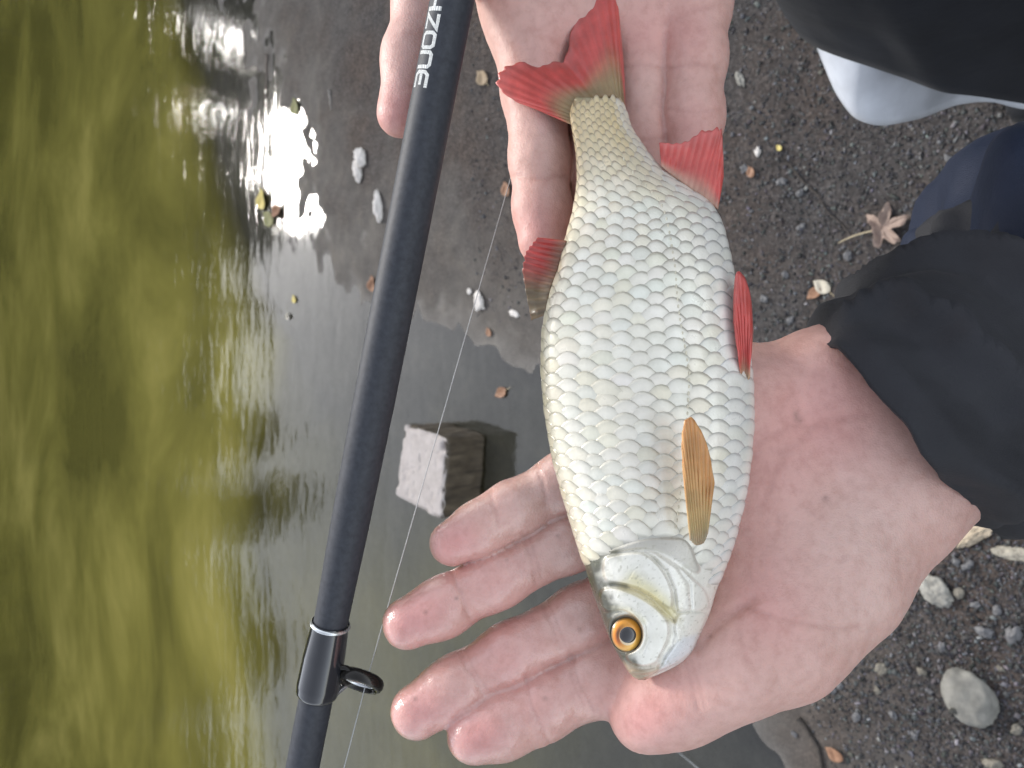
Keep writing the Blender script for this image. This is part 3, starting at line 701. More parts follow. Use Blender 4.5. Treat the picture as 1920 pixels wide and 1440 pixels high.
LC = [([(985, 1268), (1000, 1330), (1030, 1395)], 5, .0008), ([(1072, 1230), (1085, 1280), (1110, 1330)], 5, .0008), ([(1066, 1236), (1078, 1290), (1100, 1338)], 4, .0005),
      ([(858, 1210), (875, 1250), (905, 1300)], 5, .0008), ([(868, 1208), (886, 1250), (912, 1292)], 4, .0005), ([(1015, 1130), (1035, 1170), (1050, 1215)], 5, .0008), ([(1027, 1128), (1045, 1168), (1058, 1208)], 4, .0005),
      ([(845, 1068), (862, 1110), (880, 1158)], 5, .0008), ([(980, 1000), (995, 1045), (1005, 1090)], 5, .0008), ([(990, 998), (1005, 1045), (1015, 1085)], 4, .0005),
      ([(918, 918), (927, 950), (932, 985)], 5, .0007), ([(1005, 870), (1018, 905), (1025, 945)], 5, .0007),
      ([(1395, 1135), (1460, 1160), (1560, 1178), (1610, 1175)], 6, .0008), ([(1410, 1125), (1350, 1165), (1310, 1210)], 13, .0030),
      ([(1425, 960), (1470, 850), (1540, 790), (1620, 780)], 10, .0005), ([(1420, 830), (1480, 800), (1550, 800)], 7, .0004),
      ([(1285, 1240), (1300, 1290), (1310, 1330)], 6, .0006), ([(1296, 1238), (1312, 1290), (1322, 1325)], 5, .0004), ([(1385, 1180), (1400, 1240)], 8, .0004)]
lred = [(890, 1380, 60, .75), (785, 1335, 58, .75), (765, 1168, 55, .75), (850, 1018, 48, .75), (1200, 1350, 55, .6), (800, 1130, 70, .45), (1000, 1300, 90, .35), (930, 1220, 80, .35), (930, 1090, 70, .35), (1530, 780, 120, .45), (1440, 1120, 90, .45), (1480, 900, 150, .3), (1240, 1300, 70, .35),
        (1600, 1000, 130, -.7), (1640, 1120, 110, -.5), (1060, 1050, 40, -.5), (1000, 910, 35, -.4), (1090, 1150, 40, -.5), (1700, 900, 100, -.3)]
lwet = [(900, 1360, 120), (1040, 1290, 110), (800, 1310, 120), (930, 1220, 120), (1070, 1140, 80), (780, 1140, 110), (920, 1060, 110), (1050, 990, 70), (870, 980, 90), (980, 910, 90)]
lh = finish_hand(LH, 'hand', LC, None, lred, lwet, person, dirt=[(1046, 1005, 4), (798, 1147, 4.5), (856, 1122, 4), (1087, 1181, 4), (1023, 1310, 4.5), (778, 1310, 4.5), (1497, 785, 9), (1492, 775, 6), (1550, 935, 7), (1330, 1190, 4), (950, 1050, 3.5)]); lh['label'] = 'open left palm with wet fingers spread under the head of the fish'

# thumb nail, turned to the far side and seen along its edge
u_ = np.linspace(0, 2 * np.pi, 28, endpoint=False); v__ = np.linspace(.02, np.pi - .02, 14); uu, vv = np.meshgrid(u_, v__, indexing='ij')
nd = np.stack([np.cos(uu) * np.sin(vv), np.sin(uu) * np.sin(vv), np.cos(vv)], -1)
na = np.array([-.86, .50, .05]); na /= np.linalg.norm(na); nb = np.array([.45, .80, .35]); nb -= na * (nb @ na); nb /= np.linalg.norm(nb); nc = np.cross(na, nb)
NP = Q3(1226, 1382, .281) + nd[..., :1] * na * .0088 + nd[..., 1:2] * nb * .0016 + nd[..., 2:] * nc * .0068
NP = NP - nb * (.0020 * nd[..., 2:] ** 2)
t = NT('fingernail'); t.setp(Base_Color=(.72, .47, .42, 1), Roughness=.3, Subsurface_Weight=.2, Subsurface_Scale=.002, Normal=t.bump(t.noise(500, 3), .2, .0004))
nail = mesh_obj('nail', to_world(NP.reshape(-1, 3)), grid_faces(28, 14, True, False), t.m, person); nail.parent = lh; nail.matrix_parent_inverse = parent_inv(person)
nail.matrix_parent_inverse = Matrix.Identity(4)

# right hand: fingers under the tail
RH = Hand()
RH.chain([(1000, 40, .318, 80), (1050, -160, .318, 95), (1120, -380, .325, 110)], .016, .012)
RH.chain([(1100, 40, .320, 75), (1120, -160, .320, 95), (1140, -380, .326, 120), (1170, -650, .345, 130), (1230, -950, .37, 150)], .018, .012)
RH.chain([(1200, 30, .318, 72), (1200, -160, .318, 90), (1180, -380, .326, 110)], .016, .012)
RH.chain([(1298, 10, .314, 66), (1285, -140, .312, 88), (1230, -380, .322, 110)], .014, .012)
RH.chain([(960, -40, .312, 70), (930, -200, .310, 95), (1030, -400, .322, 110)], .014, .012)
RH.chain([(930, -200, .308, 80), (850, -110, .298, 68), (800, 0, .292, 54), (771, 105, .288, 45), (752, 214, .285, 42)], .008, .008)      # thumb
RH.chain([(985, 30, .317, 74), (1003, 170, .313, 60), (1012, 300, .309, 53), (1016, 390, .306, 50), (1018, 452, .304, 46)], .004, .006, True)
RH.chain([(1105, 30, .320, 68), (1114, 170, .319, 54), (1120, 330, .315, 52), (1125, 440, .312, 47)], .004, .006, True)
RH.chain([(1205, 20, .318, 66), (1204, 120, .316, 56), (1205, 260, .312, 50), (1212, 370, .309, 45)], .004, .006, True)
RH.chain([(1303, 0, .312, 62), (1303, 110, .308, 56), (1302, 220, .304, 51), (1298, 295, .302, 46)], .004, .006, True)
RC = [([(1253, 130), (1300, 118), (1350, 128)], 6, .0007), ([(1160, 128), (1200, 120), (1245, 128)], 6, .0007), ([(955, 145), (1000, 150), (1050, 150)], 6, .0006), ([(965, 330), (1010, 335), (1060, 330)], 5, .0006), ([(1160, 258), (1205, 262), (1250, 258)], 5, .0006),
      ([(1255, 205), (1300, 210), (1350, 205)], 5, .0006), ([(1250, 45), (1300, 20), (1360, 5)], 8, .0008), ([(900, 0), (960, -20), (1050, 10)], 9, .0006), ([(980, 60), (1010, 55), (1040, 40)], 8, .0005)]
rred = [(1018, 440, 70, .6), (750, 215, 60, .6), (1300, 250, 70, .35), (1030, 90, 90, .35), (1210, 60, 60, .4), (1300, 60, 60, .3), (950, 60, 70, -.5), (1010, 250, 60, -.3), (1200, 170, 50, -.4)]
rwet = []
rh = finish_hand(RH, 'hand', RC, None, rred, rwet, person); rh['label'] = 'open right hand with straight fingers under the tail'

# ------------------------------------------------------------------ the fish
DOR = np.array([[183, 1078], [215, 1070], [250, 1075], [280, 1080], [330, 1083], [385, 1077], [435, 1064], [474, 1055], [512, 1046], [544, 1034], [592, 1023], [636, 1017], [687, 1016], [735, 1019], [799, 1027], [857, 1037], [920, 1053], [963, 1066], [1010, 1080], [1055, 1094], [1092, 1105], [1138, 1121], [1193, 1141], [1225, 1157], [1245, 1169], [1260, 1178], [1269, 1187], [1275, 1196]], float)
VEN = np.array([[183, 1164], [200, 1172], [239, 1185], [265, 1202], [293, 1221], [320, 1246], [350, 1290], [385, 1336], [430, 1358], [480, 1370], [530, 1380], [600, 1393], [650, 1404], [700, 1411], [760, 1414], [820, 1412], [900, 1404], [950, 1394], [980, 1387], [1042, 1369], [1113, 1342], [1147, 1332], [1193, 1312], [1220, 1300], [1238, 1284], [1251, 1264], [1262, 1241], [1270, 1222], [1275, 1210]], float)
THK = np.array([[183, 15], [230, 22], [320, 38], [450, 62], [600, 78], [750, 86], [900, 86], [1000, 82], [1080, 76], [1150, 64], [1200, 52], [1240, 36], [1262, 22], [1275, 8]], float)
def f_d(y): return interp(y, [150, 500, 1275], [.294, .272, .262])
_th = np.linspace(0, np.pi, 400); _al = np.concatenate([[0], np.cumsum(np.hypot(np.diff(np.cos(_th)), .42 * np.diff(np.sin(_th))))]); _al /= _al[-1]
def arc_theta(a): return np.where(a < 0, a * 2.2, np.where(a > 1, np.pi + (a - 1) * 2.2, np.interp(a, _al, _th)))
def chaikin(p, it=3):
    p = np.asarray(p, float)
    for _ in range(it):
        q = np.roll(p, -1, 0); p = np.stack([.75 * p + .25 * q, .25 * p + .75 * q], 1).reshape(-1, 2)
    return p
def head_relief(px, py):
    """bone plates of the head, height in metres"""
    P = np.stack([px.ravel(), py.ravel()], -1)
    z = lambda L: np.array([[1080 + a / 4.5, 980 + b / 4.5] for a, b in L])
    h = np.zeros(len(P))
    def plate(poly, hh, edge):
        poly = chaikin(poly); return hh * smooth(edge * .25, -edge, poly_sd(P, poly))
    h += plate(z([(215, 300), (330, 262), (540, 238), (640, 290), (720, 370), (790, 480), (832, 620), (820, 745), (740, 700), (640, 612), (520, 548), (400, 520), (330, 505), (225, 490)]), .0021, 5)
    h += plate(z([(560, 236), (660, 240), (780, 300), (900, 390), (1000, 480), (1085, 560), (1125, 640), (1130, 730), (1060, 750), (960, 745), (850, 760), (840, 620), (795, 480), (725, 370), (640, 280)]), .0011, 4)
    h += plate(z([(250, 245), (420, 180), (560, 135), (720, 125), (900, 125), (965, 170), (1015, 300), (1065, 410), (1000, 440), (900, 350), (780, 270), (640, 222), (500, 222), (330, 255)]), .0009, 4)
    h += plate(z([(195, 560), (290, 540), (400, 560), (520, 610), (640, 680), (745, 770), (800, 860), (790, 990), (730, 1100), (690, 1195), (560, 1225), (450, 1190), (400, 1110), (520, 1060), (560, 960), (540, 860), (470, 770), (380, 735), (250, 770), (190, 700)]), .0019, 5)
    h += plate(z([(850, 770), (960, 750), (1120, 750), (1090, 860), (1020, 1000), (1000, 1085), (850, 1200), (700, 1270), (740, 1150), (800, 1060), (830, 960), (820, 860)]), .0010, 5)
    h += plate(z([(440, 1235), (560, 1250), (690, 1215), (720, 1240), (620, 1300), (500, 1345), (430, 1290)]), .0007, 3)
    h -= .0007 * np.exp(-(line_d(P, z([(860, 1190), (690, 1270), (560, 1290), (480, 1285)])) / 2.2) ** 2)     # mouth
    h -= .0014 * np.exp(-(line_d(P, z([(300, 520), (420, 540), (540, 580), (660, 660), (760, 760), (830, 830)])) / 3.5) ** 2)
    h -= .0006 * np.exp(-(line_d(P, z([(830, 740), (860, 760), (960, 745)])) / 2.0) ** 2)
    h -= .0006 * np.exp(-(line_d(P, z([(640, 290), (760, 400), (830, 560), (850, 740)])) / 2.5) ** 2)
    h -= .0006 * np.exp(-(line_d(P, z([(700, 270), (860, 380), (960, 520), (975, 740)])) / 3.0) ** 2)
    h -= .0005 * np.exp(-(line_d(P, z([(820, 880), (850, 1000), (760, 1120), (700, 1220)])) / 2.5) ** 2)
    h -= .0004 * np.exp(-(line_d(P, z([(340, 1130), (380, 1170), (400, 1200)])) / 2.5) ** 2)     # nostril
    for q, w in (([(220, 620), (330, 650), (430, 680), (560, 760), (620, 850)], 2.0), ([(230, 700), (330, 700), (440, 720)], 1.6), ([(440, 470), (480, 400), (540, 360)], 1.5), ([(600, 900), (610, 1000), (560, 1120)], 2.2)):
        h -= .00025 * np.exp(-(line_d(P, z(q)) / w) ** 2)
    # eye socket
    ex = (P[:, 0] - 1174.5) / 30.0; ey = (P[:, 1] - 1188) / 33.5; er = np.hypot(ex, ey)
    h = h - .0022 * smooth(1.06, .90, er) + .0006 * np.exp(-((er - 1.18) / .12) ** 2)
    return h.reshape(px.shape)
def body_q(y, th, relief=False):
    """surface of the body in the camera-aligned metric frame"""
    y = np.asarray(y, float); L = cinterp(y, DOR[:, 0], DOR[:, 1]); Rr = cinterp(y, VEN[:, 0], VEN[:, 1]); T = cinterp(y, THK[:, 0], THK[:, 1]); d = f_d(y)
    mid = (L + Rr) / 2; half = (Rr - L) / 2; s = np.sin(th); c = np.cos(th)
    px = mid + half * c; prof = np.sign(s) * np.abs(s) ** 0.86 * (1 - 0.06 * c)
    dd = d - prof * T / F * d
    if relief:
        m = (y > 985) & (s > 0); r = np.zeros_like(px)
        if m.any(): r[m] = head_relief(px[m], y[m]) * smooth(0.0, .35, s[m])
        dd = dd - r
    return np.stack([(px - 960) / F * dd, (y - 720) / F * dd, dd], -1)
def body_n(y, th, e=1.0):
    a = body_q(y + e, th) - body_q(y - e, th); b = body_q(y, th + .01) - body_q(y, th - .01)
    n = np.cross(a, b); n /= np.linalg.norm(n, axis=-1)[..., None] + 1e-12
    # outward = away from the axis
    out = body_q(y, th) - np.stack([(((cinterp(y, DOR[:, 0], DOR[:, 1]) + cinterp(y, VEN[:, 0], VEN[:, 1])) / 2) - 960) / F * f_d(y), (y - 720) / F * f_d(y), f_d(y)], -1)
    sg = np.sign((n * out).sum(-1)); return n * sg[..., None]
def fish_mat(name, metallic=0.10, rough=0.30, coat=0.6, bump=0.25):
    t = NT(name); c = t.attr('Col'); n = t.noise(140, 4, .6); n2 = t.noise(900, 3, .6)
    base = t.mix(c.outputs['Color'], t.ramp(n, [(0.3, (0.86, 0.86, 0.84)), (0.65, (1.0, 1.0, 1.0))]), 1.0, 'MULTIPLY')
    t.setp(Base_Color=base, Metallic=metallic, Roughness=t.ramp(n, [(0.3, rough + .1), (0.7, rough - .08)]), Coat_Weight=coat, Coat_Roughness=.08, Normal=t.bump(t.math('ADD', n2, t.math('MULTIPLY', n, 1.5)), bump, .0006))
    return t.m
M_fish = fish_mat('fish_skin'); M_scale = fish_mat('fish_scale', .12, .34, .45, .18)

fish = empty('fish', to_world(body_q(np.array([900.]), np.array([-np.pi / 2])))[0]); tag(fish, 'silver scaled freshwater fish with red fins lying across two open hands', 'fish')
yy = np.concatenate([np.arange(183, 985, 7.0), np.arange(985, 1274, 1.9), [1274.9]])
th = np.concatenate([np.linspace(0, np.pi, 170, endpoint=False), np.linspace(np.pi, 2 * np.pi, 46, endpoint=False)])
YY, TT = np.meshgrid(yy, th, indexing='ij')
BQ = body_q(YY, TT, True); PXb = 960 + F * BQ[..., 0] / BQ[..., 2]; 
def head_cols(px, py, s):
    P = np.stack([px.ravel(), py.ravel()], -1); n = len(P)
    z = lambda L: np.array([[1080 + a / 4.5, 980 + b / 4.5] for a, b in L])
    c = np.tile(np.array([.70, .69, .62]), (n, 1))
    def paint(w, colr): 
        nonlocal c
        w = np.clip(w, 0, 1)[:, None]; c = c * (1 - w) + w * np.array(colr)
    p3 = np.concatenate([P / 14, np.zeros((n, 1))], 1); nz = fbm(p3, 4, 6)
    L = cinterp(P[:, 1], DOR[:, 0], DOR[:, 1])
    paint(smooth(1010, 1040, P[:, 1]) * 1.0, (.91, .885, .80))
    # grey-beige shoulder membrane
    paint(.75 * smooth(3, -4, poly_sd(P, chaikin(z([(250, 245), (420, 180), (560, 135), (720, 125), (900, 125), (965, 170), (1015, 300), (1065, 410), (1000, 440), (900, 350), (780, 270), (640, 222), (500, 222), (330, 255)])))), (.50, .47, .41))
    paint(.55 * np.exp(-(line_d(P, z([(400, 530), (520, 560), (640, 630), (740, 730), (830, 800)])) / 11) ** 2), (.72, .60, .24))
    paint(.55 * np.exp(-(line_d(P, z([(480, 470), (620, 560), (730, 650), (800, 740)])) / 13) ** 2), (.74, .66, .30))
    paint(.5 * np.exp(-(line_d(P, z([(205, 600), (230, 720), (330, 730), (440, 740), (560, 830)])) / 8) ** 2), (.66, .62, .38))
    paint(.65 * smooth(.15, .5, nz) * np.exp(-(line_d(P, z([(380, 450), (400, 460)])) / 12) ** 2), (.20, .20, .15))
    paint(.35 * smooth(.25, .6, nz), (.60, .58, .46))
    # dark back of the head
    paint(smooth(44, 16, P[:, 0] - L + 12 * nz) * smooth(1015, 1060, P[:, 1]) * .96, (.060, .058, .034))
    paint(.8 * np.exp(-(line_d(P, z([(110, 350), (180, 330), (230, 260), (330, 250)])) / 11) ** 2), (.13, .13, .085))
    paint(.75 * np.exp(-(line_d(P, z([(230, 520), (330, 515), (420, 535)])) / 5) ** 2), (.16, .16, .12))
    # lips and lower jaw
    paint(.75 * smooth(8, -6, poly_sd(P, z([(400, 1180), (560, 1235), (700, 1200), (740, 1230), (620, 1310), (480, 1350), (380, 1260)]))), (.48, .36, .24))
    paint(.6 * smooth(5, -8, poly_sd(P, z([(740, 1130), (800, 1060), (900, 960), (1040, 930), (1000, 1085), (850, 1200), (700, 1270)]))), (.70, .74, .80))
    er = np.hypot((P[:, 0] - 1174.5) / 30.0, (P[:, 1] - 1188) / 33.5)
    paint(.85 * smooth(1.22, .98, er), (.10, .085, .05))
    sp = noise(np.concatenate([P / 4, np.zeros((n, 1))], 1), 13); paint(.45 * smooth(.60, .85, sp), (.33, .31, .22))
    return c
def body_cols(px, py, s):
    P = np.stack([px.ravel(), py.ravel()], -1); n = len(P)
    L = cinterp(P[:, 1], DOR[:, 0], DOR[:, 1]); Rr = cinterp(P[:, 1], VEN[:, 0], VEN[:, 1]); a = (P[:, 0] - L) / (Rr - L + 1e-6)
    c = np.tile(np.array([.46, .455, .42]), (n, 1))
    w = smooth(.28, .02, a)[:, None]; c = c * (1 - w) + w * np.array([.20, .18, .11])
    w = smooth(.72, .95, a)[:, None]; c = c * (1 - w) + w * np.array([.74, .73, .71])
    w = smooth(330, 200, P[:, 1])[:, None] * .8; c = c * (1 - w) + w * np.array([.50, .40, .22])
    hm = smooth(1000, 1012, P[:, 1] + 0 * a)[:, None]
    return c * (1 - hm) + hm * head_cols(px, py, s)
cc = body_cols(PXb, YY, np.sin(TT))
BV = to_world(BQ.reshape(-1, 3)); nr_, nc_ = YY.shape
FF = grid_faces(nr_, nc_, False, True)
capv = to_world(BQ[[0, -1]].mean(1)); BV = np.concatenate([BV, capv]); cc = np.concatenate([cc, cc[[0, -1]]])
tri = [[j, (j + 1) % nc_, nr_ * nc_, nr_ * nc_] for j in range(nc_)]
FB = FF.tolist() + [[(j + 1) % nc_, j, nr_ * nc_] for j in range(nc_)] + [[(nr_ - 1) * nc_ + j, (nr_ - 1) * nc_ + (j + 1) % nc_, nr_ * nc_ + 1] for j in range(nc_)]
body = mesh_obj('body', BV, FB, M_fish, fish, cols=cc)

# scales: overlapping plates that follow the flank, free edge towards the tail
OPX = [1000, 1060, 1085, 1110, 1150, 1200, 1250, 1290, 1310, 1330, 1350, 1420]; OPY = [1090, 1082, 1066, 1046, 1028, 1012, 1004, 1012, 1040, 1075, 1100, 1120]
NR = 13
def scale_mesh(y0, a0, dy, da, r):
    ne, nf = 9, 8
    e = np.linspace(-1, 1, ne); f = np.linspace(0, 1, nf); E, Fg = np.meshgrid(e, f, indexing='ij')
    wdt = da * 1.07 * (1 + .03 * r.normal())
    ext = np.clip(1 - .93 * E ** 2, 0, 1) ** 1.0 * (1 + .06 * r.normal() * E)
    y = y0 + dy * .95 - Fg * (dy * .95 + dy * .98 * ext) 
    tight = 1 - .10 * Fg
    a = a0 + E * wdt * tight
    t = arc_theta(a); q = body_q(y, t); nn = body_n(y, t)
    sz = np.clip(dy / 25, .35, 1.2)
    off = (-.00030 + .00085 * Fg ** .9 - .00028 * E ** 2 + .00030 * np.sin(np.pi * np.clip(Fg * 1.15 - .15, 0, 1)) * (1 - E ** 2)) * sz
    off = off + .00006 * r.normal() * sz + .00005 * E * r.normal() * sz
    P = q + nn * off[..., None]
    rim = P[:, -1] - nn[:, -1] * .00038 * sz
    P = np.concatenate([P, rim[:, None]], 1)
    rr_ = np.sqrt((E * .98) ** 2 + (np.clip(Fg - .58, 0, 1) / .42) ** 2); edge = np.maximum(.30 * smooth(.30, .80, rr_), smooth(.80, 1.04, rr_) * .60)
    edge = np.concatenate([edge, np.ones((ne, 1))], 1)
    return P, edge, np.concatenate([np.tile(Fg, 1), np.ones((ne, 1))], 1)
def scale_cols(edge, Fg, y0, a0, r):
    dors = smooth(.80, 1.0, a0); tail = smooth(430, 230, y0); bel = smooth(.30, .10, a0)
    base = np.array([.925, .89, .785]) + r.normal(0, .018) + r.normal(0, .006, 3)
    if r.uniform() < .2: base = base * np.array([.96, .99, 1.0])
    if r.uniform() < .2: base = base * np.array([1.0, .98, .92])
    base = base * (1 - .5 * dors) + .5 * dors * np.array([.72, .60, .34])
    base = base * (1 - .75 * tail) + .75 * tail * np.array([.74, .55, .24])
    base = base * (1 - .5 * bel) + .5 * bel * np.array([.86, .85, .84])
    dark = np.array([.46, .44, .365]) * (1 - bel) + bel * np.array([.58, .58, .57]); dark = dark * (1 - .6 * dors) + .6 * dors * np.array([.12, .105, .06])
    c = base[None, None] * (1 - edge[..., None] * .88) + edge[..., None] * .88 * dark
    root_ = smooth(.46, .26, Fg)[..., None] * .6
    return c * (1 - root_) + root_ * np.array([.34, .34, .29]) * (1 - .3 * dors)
S = []; rj = np.random.default_rng(77)
y = 1105.0; coln = 0
while y > 184:
    dy = float(cinterp(y, [180, 260, 400, 560, 800, 980, 1110], [13, 16, 20.5, 24.5, 25.5, 24, 17]))
    for rI in range(NR):
        a0 = (rI + .55) / NR + .02 + rj.normal(0, .0022)
        y0 = y - (dy * .5 if rI % 2 else 0) + rj.normal(0, .9) * dy / 25
        t = float(arc_theta(np.array([a0]))[0]); q = body_q(np.array([y0]), np.array([t]))[0]; pxs = 960 + F * q[0] / q[2]
        lim = np.interp(pxs, OPX, OPY)
        if y0 > lim - 4 or y0 < 187 + min(14.0, 14 * ((pxs - 1130) / 42) ** 2): continue
        S.append((y0, a0, dy, 1 / NR, pxs))
    y -= dy
r = np.random.default_rng(5); built = []
for (y0, a0, dy, da, pxs) in S:
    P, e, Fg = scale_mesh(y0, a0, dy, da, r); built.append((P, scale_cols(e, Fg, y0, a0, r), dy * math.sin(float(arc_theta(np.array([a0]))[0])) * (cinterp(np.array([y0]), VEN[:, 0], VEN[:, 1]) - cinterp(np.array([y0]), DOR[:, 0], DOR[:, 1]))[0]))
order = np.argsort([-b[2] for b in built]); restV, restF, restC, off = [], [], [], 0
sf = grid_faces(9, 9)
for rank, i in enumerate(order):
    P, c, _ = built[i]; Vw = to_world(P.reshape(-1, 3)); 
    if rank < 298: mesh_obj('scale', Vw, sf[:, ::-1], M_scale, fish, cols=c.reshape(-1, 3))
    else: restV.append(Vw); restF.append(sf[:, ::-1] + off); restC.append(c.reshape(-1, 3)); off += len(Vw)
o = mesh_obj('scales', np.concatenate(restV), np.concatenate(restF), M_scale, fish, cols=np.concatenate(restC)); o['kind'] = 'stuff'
print('scales', len(built))

# lateral line: a row of pale pores along the flank
ys_ = np.arange(300, 1000, 12.5); V, FL, off = [], [], 0
for y0 in ys_:
    a0 = float(interp(y0, [200, 500, 700, 1000], [.44, .36, .33, .40]))
    t0 = arc_theta(np.array([a0])); q = body_q(np.array([y0]), t0)[0]; nn = body_n(np.array([y0]), t0)[0]
    P = np.array([q + nn * .0006 + np.array([0, k * .00075, 0]) + nn * (-.0003 * k * k) for k in (-1, -.5, 0, .5, 1)])
    v_, f_ = tube(P, [.0001, .00028, .00032, .00028, .0001], 6); V.append(v_); FL += [[a + off for a in ff] for ff in f_]; off += len(v_)
mesh_obj('lateral_line', to_world(np.concatenate(V)), FL, mat_plain('lateral_pore', (.70, .66, .52), .4, .15, 300, .1), fish)

# eye
def dome(cx, cy, rx, ry, d0, bulge, rings, n=48, rin=0.0, mat=None, name='iris', parent=None, cols=None):
    V, cl = [], []
    for k in range(rings + 1):
        f = rin + (1 - rin) * k / rings; a = np.linspace(0, 2 * np.pi, n, endpoint=False)
        dz = d0 - bulge * np.sqrt(np.clip(1 - (f * .97) ** 2, 0, 1))
        V.append(np.stack([(cx + rx * f * np.cos(a) - 960) / F * d0, (cy + ry * f * np.sin(a) - 720) / F * d0, np.full(n, dz)], -1))
        if cols: cl.append(cols(f, a))
    V = np.concatenate(V); return mesh_obj(name, to_world(V), grid_faces(rings + 1, n, False, True)[:, ::-1], mat, parent, cols=np.concatenate(cl) if cols else None)
qe = body_q(np.array([1188.]), np.array([float(np.arccos(np.clip((1174.5 - (cinterp(1188., DOR[:, 0], DOR[:, 1]) + cinterp(1188., VEN[:, 0], VEN[:, 1])) / 2) / ((cinterp(1188., VEN[:, 0], VEN[:, 1]) - cinterp(1188., DOR[:, 0], DOR[:, 1])) / 2), -1, 1)))]))[0]
de = qe[2] + .0012
eye = empty('eye', to_world(qe[None])[0]); eye.parent = fish; eye.matrix_parent_inverse = parent_inv(fish)
def iris_cols(f, a):
    w = fbm(np.stack([np.cos(a) * 2 + 9, np.sin(a) * 2 + 3, a * 0 + f * 3], -1), 3, 3)
    c = np.array([.80, .34, .035])[None] * (1 + .25 * w[:, None]); 
    red = (np.clip(np.cos(a - 2.6), 0, 1) * smooth(.30, .6, f) * smooth(1.0, .7, f))[:, None]; c = c * (1 - .8 * red) + .8 * red * np.array([.70, .16, .035])
    yel = (np.clip(np.cos(a - 1.1), 0, 1) * .7)[:, None]; c = c * (1 - yel) + yel * np.array([.82, .52, .10])
    bl = (smooth(.42, .62, f) * smooth(.80, .66, f) * np.clip(np.cos(a - 3.35), 0, 1) ** 2 * .95)[:, None]; c = c * (1 - bl) + bl * np.array([.10, .05, .03])
    k = smooth(.86, 1.0, f); c = c * (1 - k) + k * np.array([.14, .10, .05])
    i = smooth(.54, .50, f) * .9; c = c * (1 - i) + i * np.array([.75, .62, .42])
    return c
t = NT('fish_iris'); t.setp(Base_Color=t.attr('Col').outputs['Color'], Roughness=.35, Metallic=.25, Coat_Weight=.8, Coat_Roughness=.05, Normal=t.bump(t.noise(900, 4), .3, .0005)); M_iris = t.m
dome(1174.5, 1188, 29, 32.5, de + .0001, .0030, 16, 64, .0, M_iris, 'iris', eye, iris_cols)
t = NT('fish_pupil'); t.setp(Base_Color=(.030, .029, .032, 1), Roughness=.12, Specular_IOR_Level=.9); M_pup = t.m
dome(1177, 1190.5, 15.5, 15.5, de - .0023, .0010, 8, 40, .0, M_pup, 'pupil', eye)

# fins: rays are corrugations, thin at the free edge
def fin(name, base, tip, depth_b, depth_t, colf, nray, label=None, n=26, wav=.00025, curve=0.0, thick=.0006, seed=1, rg=.03):
    """base / tip: polylines in photo pixels, matched point to point"""
    base = np.array(base, float); tip = np.array(tip, float)
    m = nray * 5; s = np.linspace(0, 1, m); tb = np.linspace(0, 1, len(base)); tt = np.linspace(0, 1, len(tip))
    B = np.stack([cinterp(s, tb, base[:, k]) for k in (0, 1)], -1); T = np.stack([cinterp(s, tt, tip[:, k]) for k in (0, 1)], -1)
    rag = 1 + rg * (.6 * np.sin(s * nray * 2 * np.pi) + noise(np.stack([s * 14, s * 0, s * 0 + seed], -1), seed))
    T = B + (T - B) * rag[:, None]
    V, cl = [], []
    for i in range(m):
        f = np.linspace(0, 1, n); p = B[i] + (T[i] - B[i]) * f[:, None]
        db = np.interp(s[i], np.linspace(0, 1, len(depth_b)), depth_b); dt = np.interp(s[i], np.linspace(0, 1, len(depth_t)), depth_t)
        d = db + (dt - db) * f - curve * np.sin(np.pi * f) + wav * np.cos(s[i] * nray * 2 * np.pi) * (.35 + .65 * np.sin(np.pi * np.clip(f * .9 + .1, 0, 1))) + .0010 * noise(np.stack([f * 2, f * 0 + s[i] * 3, f * 0 + seed], -1), seed)
        V.append(np.stack([(p[:, 0] - 960) / F * d, (p[:, 1] - 720) / F * d, d], -1)); cl.append(colf(f, s[i], np.cos(s[i] * nray * 2 * np.pi)))
    V = np.concatenate(V); o = mesh_obj(name, to_world(V), grid_faces(m, n), M_fin, fish, cols=np.concatenate(cl))
    md = o.modifiers.new('thick', 'SOLIDIFY'); md.thickness = thick; md.offset = 0
    if label: o['label'] = label
    return o
t = NT('fin_membrane'); c_ = t.attr('Col'); nn_ = t.noise(160, 4)
t.setp(Base_Color=t.mix(c_.outputs['Color'], t.ramp(nn_, [(0.3, (.75, .72, .70)), (0.7, (1.05, 1.0, 1.0))]), 1.0, 'MULTIPLY'), Roughness=.42, Coat_Weight=.35, Coat_Roughness=.12, Subsurface_Weight=.25, Subsurface_Scale=.002, Subsurface_Radius=(1, .3, .2), Normal=t.bump(t.noise(700, 3), .3, .0006)); M_fin = t.m
def lerp3(w, a, b): return a[None] * (1 - w[:, None]) + w[:, None] * b[None]
RED = np.array([.64, .105, .092]); RED2 = np.array([.62, .19, .175]); OLI = np.array([.34, .255, .13]); AMB = np.array([.66, .36, .13]); AMB2 = np.array([.60, .44, .19]); PAL = np.array([.62, .55, .38])
def c_tail(f, s, ray):
    c = lerp3(smooth(.12, .50, f + .10 * abs(s - .5)), OLI, RED); c = lerp_rows(c, RED2, smooth(.75, 1., f) * .6); return c * (1 - .09 * (ray < -.2))
def lerp_rows(c, b, w): return c * (1 - w[:, None]) + w[:, None] * b[None]
def c_red(f, s, ray): return lerp_rows(lerp3(smooth(.0, .35, f), np.array([.55, .33, .25]), RED), RED2, smooth(.7, 1., f) * .5) * (1 - .07 * (ray < -.2))
